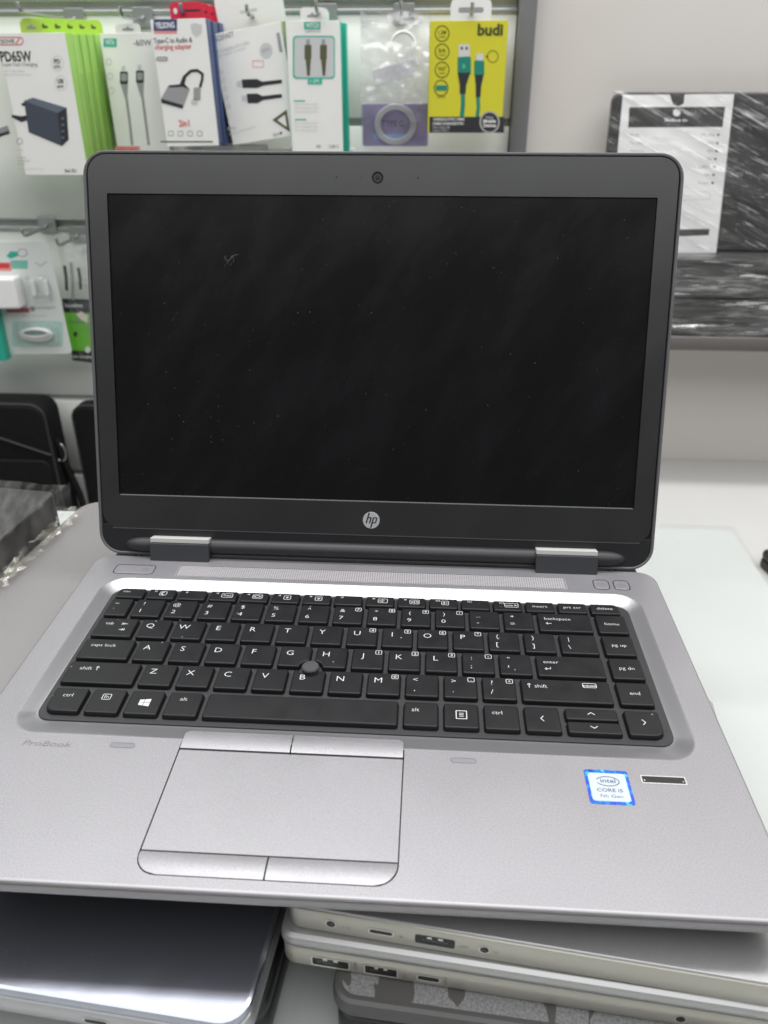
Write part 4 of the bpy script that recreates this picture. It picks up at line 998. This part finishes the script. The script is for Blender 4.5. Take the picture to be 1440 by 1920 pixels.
for q in range(5): a.ring(415 + 3.5 * q, 135 + 16 * q, 3, 3.5, 1.0, LGREY)
a.rrs(474, 114, 494, 126, 1, 1.2, PINK); a.ell(430, 241, 3.5, 4, GREY); a.text(436, 243, 'PD', 4, GREY); a.text(429, 254, 'Apply to most devices', 4, LGREY, rot=r_, width=56); a.build('printed_artwork', p.e)
o = p.copy_behind('cable_carton', 'white carton whose tall hang tab shows above the tilted one', 'carton', 34, SAGE, g, dx=3, dz=3)
t = rslab('hang_tab', p.w * 0.96, 34, [3, 3, 0.3, 0.3], -0.9, -0.3, PW, o, 0.1, 4, p.w * 0.5, 15)
aa = Art(z=-0.27); aa.rr(p.w * 0.35, 14, p.w * 0.6, 17, 1.2, LGREY); aa.build('euro_slot', t)
hook('wire hook above the tilted white cable cartons', 462, 8, 660)
# 5 teal cable cartons with a window
g = 'teal sided cable cartons'
p = Pack('cable_carton', 'white carton with teal side and a window showing two olive plugs', 'carton', (535, 39), (637, 38), (551, 290), 650, 17, PW, TEAL, g)
p.tab(PW, 0.28, 0.72, 12)
a = p.art(); a.rr(570, 41, 601, 55, 1, TEAL); a.text(574, 52, 'WITCH', 8, PW, bold=0.02, layer=2, width=24); a.text(572, 61, 'GERMANY', 4, GREY, width=30)
a.rr(549, 67, 628, 148, 7, TEAL); a.rr(552, 70, 626, 145, 6, LGREY, 1)
for x0 in (577, 606):
    a.rr(x0 - 6, 84, x0 + 7, 112, 2, KHAKI, 2); a.rect(x0 - 3, 74, x0 + 4, 84, GREY, 2); a.poly([(x0 - 4, 112), (x0 + 6, 112), (x0 + 4, 142), (x0 - 1, 142)], KHAKI, 2)
a.rr(577, 145, 604, 158, 1, TEAL, 2); a.text(582, 155, '1.2M', 6, PW, layer=3, width=16)
for q, y0 in enumerate((188, 223)): a.rect(551 + 2 * q, y0, 572 + 2 * q, y0 + 2.5, TEAL)
for y0 in (197, 204, 211, 232, 239, 246): a.text(553, y0, 'Fast charging cable', 3.5, LGREY, width=46)
a.text(594, 277, 'PD', 5, INK); a.text(617, 277, 'USB C', 5, INK, width=20); a.build('printed_artwork', p.e)
V = Art(z=0); V.text(0, 0, 'WITCH CABLE', 4.2, PW, bold=0.01); st_ = V.build('side_lettering', p.e)
st_.matrix_local = Matrix.Translation(((p.w + 0.15) * MM, -105 * MM, -6 * MM)) @ Matrix.Rotation(math.pi / 2, 4, 'Y') @ Matrix.Rotation(math.pi / 2, 4, 'Z')
p.copy_behind('cable_carton', 'second teal sided cable carton behind the one with a window', 'carton', 24, TEAL, g, PW, dx=4, dz=-1)
hook('wire hook above the teal sided cable cartons', 592, 2, 632)
# 6 zip bag with adapter, purple coil case behind it
p = Pack('coil_case', 'clear case with coiled grey cable and purple insert under the zip bag', 'case', (676, 192), (806, 192), (676, 277), 690, 14, PURP, PURP, build=False)
rslab('insert', p.w - 3, p.h - 3, 2, -13, -6, PURP, p.e, 0.5, 3, p.w / 2, -p.h / 2)
rslab('clear_shell', p.w, p.h, 3, -14, 0, CLEAR, p.e, 1.5, 3, p.w / 2, -p.h / 2)
for rr_ in (23.5, 21.2, 19):
    c0 = Vector(p.uv(741, 234)); tube('cable_coil', [(c0.x + rr_ * math.cos(q * math.pi / 20), c0.y + rr_ * 0.88 * math.sin(q * math.pi / 20), -3 - rr_ * 0.02) for q in range(41)], 1.2, mat('coil_cable_grey', rgb(196, 194, 200), 0.3), p.e, 6)
a = Art(p.uv, p.k, -5.7); a.text(715, 237, 'TYPE C', 10, mat('coil_print', rgb(92, 84, 120), 0.5), bold=0.02, width=42); a.rr(700, 252, 770, 262, 3, mat('pale_blue_strip', rgb(150, 176, 214), 0.4)); a.build('printed_artwork', p.e)
p = Pack('zip_bag', 'clear plastic zip bag hanging beside the yellow carton', 'bag', (676, 20), (808, 22), (663, 190), 648, 3, build=False)
crumple('bag_front', (0, -p.h, 3), (p.w, -p.h, 3), (0, 0, 1), 40, 46, 2.6, (6, 7), BAGF, p.e, 2.2, 3.0)
crumple('bag_back', (0, -p.h, -3), (p.w, -p.h, -3), (0, 0, -1), 30, 30, 2.0, (5, 6), BAGF, p.e, 5.1, -2.0)
rslab('zip_strip', p.w, 3.2, 1, -0.6, 1.6, BAGF, p.e, 0.3, 3, p.w / 2, -10)
ag = thing('adapter', 'white rectangular cable adapter inside the zip bag', 'adapter', mtx=p.e.matrix_world if False else Matrix(((p.u.x, p.v.x, p.n.x, p.O.x * MM), (p.u.y, p.v.y, p.n.y, p.O.y * MM), (p.u.z, p.v.z, p.n.z, p.O.z * MM), (0, 0, 0, 1))))
WPL = mat('white_plastic', rgb(242, 242, 240), 0.4)
c0, c1_ = Vector(p.uv(704, 146)), Vector(p.uv(774, 126)); cc = (c0 + c1_) / 2
bx = rslab('adapter_body', (c1_ - c0).length + 4, 17, 1.5, -1.6, 1.6, mat('adapter_grey_white', rgb(212, 212, 214), 0.4), ag, 0.8, 3); bx.matrix_local = Matrix.Translation((cc.x * MM, cc.y * MM, 0)) @ Matrix.Rotation(math.atan2(c1_.y - c0.y, c1_.x - c0.x), 4, 'Z')
q0 = Vector(p.uv(756, 84)); tube('adapter_lead', [(q0.x + 12.5 * math.cos(t), q0.y + 12 * math.sin(t), 0.2) for t in [math.radians(200 - 9 * i) for i in range(26)]] + [tuple(Vector(p.uv(782, 122)).to_3d())], 1.8, WPL, ag, 8)
hook('wire hook carrying the zip bag', 752, 2, 640)
# 7 yellow cartons
g = 'yellow cable cartons'
p = Pack('cable_carton', 'yellow carton with green cable picture and black lower band, in front', 'carton', (806, 39), (953, 38), (804, 249), 650, 26, YEL, YELD, g, yaw=0.03)
t_ = rslab('hang_tab', p.w * 0.52, 24, [9, 9, 1, 1], -1.0, -0.4, PW, p.e, 0.1, 5, p.w * 0.52, 10)
aa = Art(z=-0.36); aa.rr(p.w * 0.36, 7, p.w * 0.68, 12, 2.2, GREY); aa.build('euro_slot', t_)
BUD = mat('print_olive_dark', rgb(72, 76, 34), 0.45)
a = p.art(); a.text(895, 66, 'budi', 18, BUD, bold=0.04, width=48)
for q, (yy, tt) in enumerate(((63, '1.2M'), (97, '3A'), (131, 'FAST'))): a.ring(829, yy, 13, 14.5, 1.8, BUD); a.text(829, yy + 1, tt, 6, BUD, al='C', bold=0.02, width=15); a.text(829, yy + 8, 'CABLE', 3.4, BUD, al='C', width=14)
a.ring(827, 165, 13, 14.5, 1.8, BUD); a.rect(817, 160, 838, 170, DGREEN); a.text(827, 184, 'NYLON', 4, BUD, al='C', width=15)
a.rect(860, 83, 881, 108, mat('print_plug_silver', rgb(205, 205, 200), 0.4), 1); a.rect(864, 88, 868, 93, INK, 2); a.rect(873, 88, 877, 93, INK, 2); a.rr(858, 106, 883, 140, 3, DGREEN, 1); a.poly([(858, 136), (882, 136), (874, 160), (873, 176), (862, 176), (862, 160)], INK, 2)
a.stroke([(868, 174), (868, 196), (866, 219)], 8, DGREEN, 1); a.text(870, 128, 'b', 8, MINT, al='C', layer=3)
a.rr(893, 100, 906, 114, 2, mat('print_plug_silver', rgb(205, 205, 200), 0.4), 1); a.rr(889, 113, 908, 142, 3, DGREEN, 1); a.poly([(890, 140), (907, 140), (902, 162), (901, 182), (892, 182), (892, 160)], INK, 2); a.stroke([(896, 180), (897, 200), (895, 219)], 7, DGREEN, 1)
a.ring(924, 106, 10, 11, 1.3, BUD); a.poly([(910, 106), (915, 102), (915, 110)], BUD)
a.rect(805, 219, 945, 249, INK, 1); a.text(812, 226, 'CHARGE & SYNC CABLE', 4.6, PW, layer=3, bold=0.02, width=62); a.text(811, 234, 'CABLE CHARGE/SYNC', 4.6, PW, layer=3, bold=0.02, width=62); a.text(811, 241, 'DATA CABLE USB', 4, LGREY, layer=3, width=34); a.text(811, 247, 'CABLE TYPE C', 4, LGREY, layer=3, width=32)
a.ell(918, 229, 19, 21, mat('print_seal_silver', rgb(170, 170, 165), 0.4), 3); a.ell(918, 229, 16, 18, INK, 4); a.text(918, 230, 'Mobile', 6, PW, al='C', layer=5, bold=0.03, width=25); a.text(918, 238, 'Devices', 6, PW, al='C', layer=5, bold=0.03, width=25); a.text(918, 222, 'FOR ALL', 3.6, PW, al='C', layer=5, width=15)
a.build('printed_artwork', p.e)
p.copy_behind('cable_carton', 'second yellow carton behind the one with the green cable', 'carton', 30, YELD, g, PW, dx=3.5, dz=-1)
hook('wire hook carrying the yellow cartons', 886, 4, 640)
# 8 flat white packs just showing above the open lid
p = Pack('flat_pack', 'white flat pack just above the laptop lid below the tilted carton', 'pack', (300, 274), (498, 272), (305, 330), 690, 16, PW, PW)
a = p.art(); a.rect(345, 277, 380, 279, GREY); a.build('printed_artwork', p.e)
Pack('flat_pack', 'white flat pack just above the laptop lid below the teal carton', 'pack', (500, 281), (664, 279), (505, 335), 685, 16, PW, PW)

# second row at the left: blister card, teal pack, clear pack with green card
p = Pack('blister_card', 'white blister card with white charger and coiled cable at the left', 'blister pack', (-36, 455), (90, 453), (4, 664), 668, 2, build=False)
rslab('card', p.w, p.h, [6, 6, 6, 6], -0.6, 0, mat('blister_card_white', rgb(222, 226, 222), 0.4), p.e, 0.1, 5, p.w / 2, -p.h / 2)
a = p.art(); a.poly([(12, 480), (20, 471), (32, 472), (34, 480), (20, 485)], TEAL); a.ring(42, 474, 9, 7, 1.5, GREY); a.rect(20, 488, 52, 504, mat('print_teal_pale', rgb(120, 190, 172), 0.4))
a.rr(-30, 492, 22, 508, 2, PINK, 1); a.rr(-30, 494, 18, 503, 2, RED, 2); a.stroke([(66, 492), (76, 499), (88, 490)], 3, LGREY)
a.rect(12, 577, 55, 586, mat('print_dull_red', rgb(168, 96, 98), 0.4)); a.ell(61, 579, 5, 5, GREY); a.text(67, 579, 'smart charge kit', 5, GREY, width=38); a.text(42, 594, 'for travel', 5, LGREY, width=48)
a.rr(22, 602, 118, 650, 6, mat('print_mint_pale', rgb(178, 212, 200), 0.4), 0); a.build('printed_artwork', p.e)
u0, v0 = p.uv(-40, 516); u1, v1 = p.uv(53, 572)
ch_ = rslab('charger_block', u1 - u0, v0 - v1, 4, 0.1, 22, WPL, p.e, 3, 4, (u0 + u1) / 2, (v0 + v1) / 2)
u0, v0 = p.uv(52, 514); u1, v1 = p.uv(104, 566)
rslab('blister_dome', u1 - u0, v0 - v1, 5, 0.1, 16, CLEAR, p.e, 4, 5, (u0 + u1) / 2, (v0 + v1) / 2)
for xx in (60, 84):
    q0 = p.uv(xx, 532); rslab('plug_pin', 6, 20, 2.5, 2, 8, WPL, p.e, 1, 4, q0[0] + 3, q0[1] - 4)
u0, v0 = p.uv(24, 604); u1, v1 = p.uv(116, 648); cu, cv = (u0 + u1) / 2, (v0 + v1) / 2
rslab('blister_dome', u1 - u0, v0 - v1, 7, 0.1, 11, CLEAR, p.e, 4, 5, cu, cv)
for q in range(4):
    tube('coiled_cable', [(cu + (22 - q * 1.6) * math.cos(t), cv + (8.5 - q * 1.2) * math.sin(t) + q * 0.8, 3 + q * 0.9) for t in [2 * math.pi * i / 28 for i in range(29)]], 1.4, WPL, p.e, 6)
hook('wire hook above the blister card', 40, 430, 655)
p = Pack('cable_pack', 'teal edged pack at the left picture edge below the blister card', 'pack', (-105, 572), (-27, 574), (-82, 674), 655, 14, PW, TEAL)
rslab('teal_edge', 12, p.h * 1.0, 1, -13.9, 0.2, TEAL, p.e, 0.3, 3, p.w + 6.2, -p.h * 0.5)
p = Pack('clear_pack', 'clear pack with dark earphone tips over a black and green card', 'pack', (104, 440), (176, 440), (137, 678), 690, 4, build=False)
rslab('clear_sleeve', p.w, p.h, 2, -3, 3, CLEAR, p.e, 1, 3, p.w / 2, -p.h / 2)
a = Art(p.uv, p.k, -1.0)
a.poly([(116, 560), (178, 562), (178, 588), (119, 586)], INK); a.poly([(119, 586), (178, 588), (178, 662), (133, 657)], GREEN); a.poly([(133, 657), (178, 660), (178, 682), (135, 676)], INK)
a.text(122, 576, 'baseline', 7, PW, bold=0.02, width=34, layer=2); a.text(135, 671, 'Safe charging', 5, PW, width=40, layer=2, bold=0.02); a.ell(164, 656, 5, 6, PW, 2)
a.poly([(142, 590), (152, 584), (163, 592), (164, 606), (152, 600)], mat('print_flower_pink', rgb(244, 226, 220), 0.4), 2); a.text(130, 607, 'CABLE', 6, DGREEN, width=28, layer=2); a.ell(141, 627, 4, 5, INK, 2, 10)
a.build('card_print', p.e)
for (xx, yy, L) in ((121, 498, 46), (133, 492, 70), (147, 502, 40)):
    q0 = p.uv(xx, yy); q1 = p.uv(xx + 4, yy + L); tube('dark_tip', [(q0[0], q0[1], 0), ((q0[0] + q1[0]) / 2 + 1, (q0[1] + q1[1]) / 2, 0.5), (q1[0], q1[1], 0)], 2.0, GREY if L > 60 else INK, p.e, 8)
hook('wire hook above the clear pack', 105, 448, 660)

# laptop bags on the lower ledge
M['fabric'] = mat('black_bag_fabric', rgb(24, 24, 25), 0.75, spec=0.2, nscale=260, namp=0.25, bump=0.4)
M['fabric2'] = mat('black_bag_piping', rgb(50, 50, 51), 0.6)
def bag(label, TR, BR, wd, Y, dp, pocket=None):
    tr, br = at_y(TR[0], TR[1], Y), at_y(BR[0], BR[1], Y); h = tr.z + 418
    e = thing('laptop_bag', label, 'bag', (tr.x - wd / 2, Y + dp / 2, -419.5), 0, 'black laptop bags on the ledge')
    lean = (br.x - tr.x)
    V, Fc = loft(rslab_rings(wd, h, 22, [(6, 0), (1.5, 3), (0, 8), (0, dp - 8), (1.5, dp - 3), (6, dp)], 6, 0, h / 2)); V = [(x, -(z - dp / 2), y) for x, y, z in V]
    fixn(mesh('bag_body', V, Fc, M['fabric'], e, 45))
    pts = rrect(wd - 3, h - 3, 20, 6, 0, h / 2); tube('piping', [(x, -dp / 2 + 3, y) for x, y in pts + pts[:1]], 1.8, M['fabric2'], e, 6)
    if pocket:
        z0 = h - pocket
        tube('pocket_zip', [(-wd / 2 + 4, -dp / 2 - 1, z0 - 4), (wd * 0.12, -dp / 2 - 2, z0), (wd * 0.28, -dp / 2 - 2, z0 - 4), (wd / 2 - 2, -dp / 2 - 1, z0 - 30)], 1.6, M['fabric2'], e, 6)
        rslab('pocket_panel', wd - 12, h - pocket - 44, 12, 0, 5, M['fabric'], e, 2, 4, 0, 0).matrix_local = Matrix.Translation((0, (-dp / 2 + 0.5) * MM, ((h - pocket - 44) / 2 + 6) * MM)) @ Matrix.Rotation(math.pi / 2, 4, 'X')
    return e, tr
e, tr = bag('black laptop bag with pocket zip and metal strap ring at the left', (78, 757), (135, 985), 330, 655, 50, 46)
lx, lz = tr.x - (tr.x - 165), 0
rg = [(168 + 9 * math.cos(t), -10, 418 + tr.z - 78 + 14 * math.sin(t)) for t in [2 * math.pi * i / 20 for i in range(21)]]
tube('strap_ring', rg, 1.9, M['wire'], e, 8)
tube('strap', [(166, -8, 418 + tr.z - 58), (169, -9, 418 + tr.z - 66), (170, -6, 418 + tr.z - 92), (180, 0, 418 + tr.z - 150), (188, 6, 418 + tr.z - 260)], 5, M['fabric'], e, 8)
BX = at_y(146, 850, 690).x; BZ = at_y(146, 758, 690); _px = 300
def px_of(P):
    q = Vector(P) - CAM; c = fw.dot(q); return (720 + FPX * rt.dot(q) / c, 960 + FPX * dn.dot(q) / c)
bag('plain black laptop bag half hidden behind the open lid', px_of((BX + 300, 690, BZ.z)), (470, 985), 300, 690, 30)

# ================================================================== right-hand shelf with wrapped laptops
SHY = 632.0
shz1 = at_y(1300, 634, SHY).z; shz0 = at_y(1300, 657, SHY).z
sh = thing('wall_shelf', 'white wall shelf with brown lip carrying the wrapped laptops', 'shelf', (700, WALL_Y, shz0))
def sl_(o): o.location = (-700 * MM, -WALL_Y * MM, -shz0 * MM); return o
sl_(box('shelf_board', 142.5, 1390, SHY + 4.2, WALL_Y - 0.2, shz0 + 1, shz1, M['white'], sh, 0.8))
sl_(box('shelf_lip', 142.5, 1390, SHY, SHY + 4, shz0, shz1 + 0.5, M['brown'], sh, 0.6))
M['darklap'] = mat('dark_wrapped_lid', rgb(44, 43, 42), 0.4, nscale=14, namp=0.3, stretch=(1, 5, 1))
M['filmR'] = film_material('tight_stretch_film', (0.95, 0.95, 0.94, 1), 0.11, 0.12, (10, 170, 40), 0.45, 0.08, 0.8)
M['filmH'] = film_material('horizontal_stretch_film', (0.95, 0.95, 0.94, 1), 0.20, 0.13, (14, 110, 110), 0.0, 0.10, 0.9)
# lower stack of wrapped laptops, lying flat
zt = at_y(1300, 482, 640).z
x0 = at_y(1150, 283, 690).x
st2 = thing('wrapped_bundle', 'flat dark laptops bundled in shiny stretch film lying on the brown-lipped shelf', 'bundle', (x0 + 180, 680, shz1 + 0.2))
hs = zt - shz1 - 1; k3 = hs / 4
for k in range(4):
    rslab('wrapped_laptop', 350, 84, 6, k3 * k, k3 * (k + 1) - 1.2, M['darklap'], st2, 3, 5, 0, 0)
crumple('film', (-178, -45, 1), (178, -45, 1), (-178, -44, hs + 1), 90, 40, 3.0, (4, 16), M['filmH'], st2, 3.4)
crumple('film', (-178, -45, hs + 1.2), (178, -45, hs + 1.2), (-178, 40, hs + 1.2), 60, 14, 1.0, (5, 9), M['filmH'], st2, 6.4)
# upper laptop leaning back against the panel, spec sheet under the film
TLp = at_y(1150, 176, 716)
wl = Pack('wrapped_laptop', 'dark laptop in stretch film with a white specification sheet, leaning on the panel', 'laptop', (1150, 176), (1470, 171), (1138, 478), 696, 16, build=False)
zb = wl.O.z - (zt + 2.0); lean = 0.10
h_ = zb / math.cos(lean) + 1; wd_ = 318
base = Vector((wl.O.x, 676.0, zt + 3.0)); vv = Vector((0, math.sin(lean), math.cos(lean))); nn = Vector((0, -math.cos(lean), math.sin(lean)))
wl.e.matrix_world = Matrix(((1, 0, 0, base.x * MM), (0, vv.y, nn.y, base.y * MM), (0, vv.z, nn.z, base.z * MM), (0, 0, 0, 1)))
def uvL(px, py):
    d = ray(px, py); c = CAM + d * ((base - CAM).dot(nn) / d.dot(nn)); q = c - base; return (q.x, q.dot(vv))
rslab('laptop_body', wd_, h_, [9, 9, 9, 9], -15, -1.0, M['darklap'], wl.e, 2, 5, wd_ / 2, h_ / 2)
kk = 1 / 1.62
a = Art(uvL, kk, -0.6); SH = mat('sheet_white', rgb(226, 226, 224), 0.5); BLK = mat('sheet_black', rgb(52, 51, 50), 0.5)
a.poly([(1168, 178), (1377, 176), (1343, 474), (1140, 478)], SH)
a.poly([(1180, 201), (1360, 200), (1355, 238), (1178, 239)], BLK, 1); a.poly([(1256, 176), (1284, 176), (1282, 194), (1272, 200), (1262, 196)], BLK, 2)
a.ell(1269, 211, 7, 7, SH, 2, 16); a.ell(1272, 205, 2.2, 2.2, BLK, 3, 8); a.text(1268, 228, 'MacBook Air', 5, SH, al='C', layer=2, bold=0.02, width=42); a.text(1262, 235, '13-inch', 3.6, GREY, al='C', layer=2, width=22)
for q in range(7):
    yy = 253 + 15 * q; x_ = 1352 - 1.8 * q
    a.text(1182, yy + 2, ('Model', 'Processor', 'Memory', 'Storage', 'Display', 'Graphics', 'Battery')[q], 4.4, GREY, width=(16, 28, 26, 24, 24, 26, 22)[q]); a.text(x_ - 12, yy + 2, ('M1 chip', 'Core', '8GB', '256', 'LED', 'Iris', 'Li-po')[q], 4.4, GREY, al='R', width=(24, 10, 10, 10, 22, 10, 20)[q]); a.ell(x_ - 5, yy, 2.4, 2.4, BLK, 1, 10)
a.stroke([(1200, 363), (1333, 359), (1331, 374), (1199, 378)], 1.0, LGREY, 1, True); a.poly([(1196, 432), (1331, 429), (1329, 441), (1195, 446)], BLK, 1)
a.build('specification_sheet', wl.e)
crumple('film', (-1, -1, 0.8), (wd_ + 1, -1, 0.8), (-1, h_ + 1, 0.8), 110, 80, 1.6, (5, 9), M['filmR'], wl.e, 2.9)
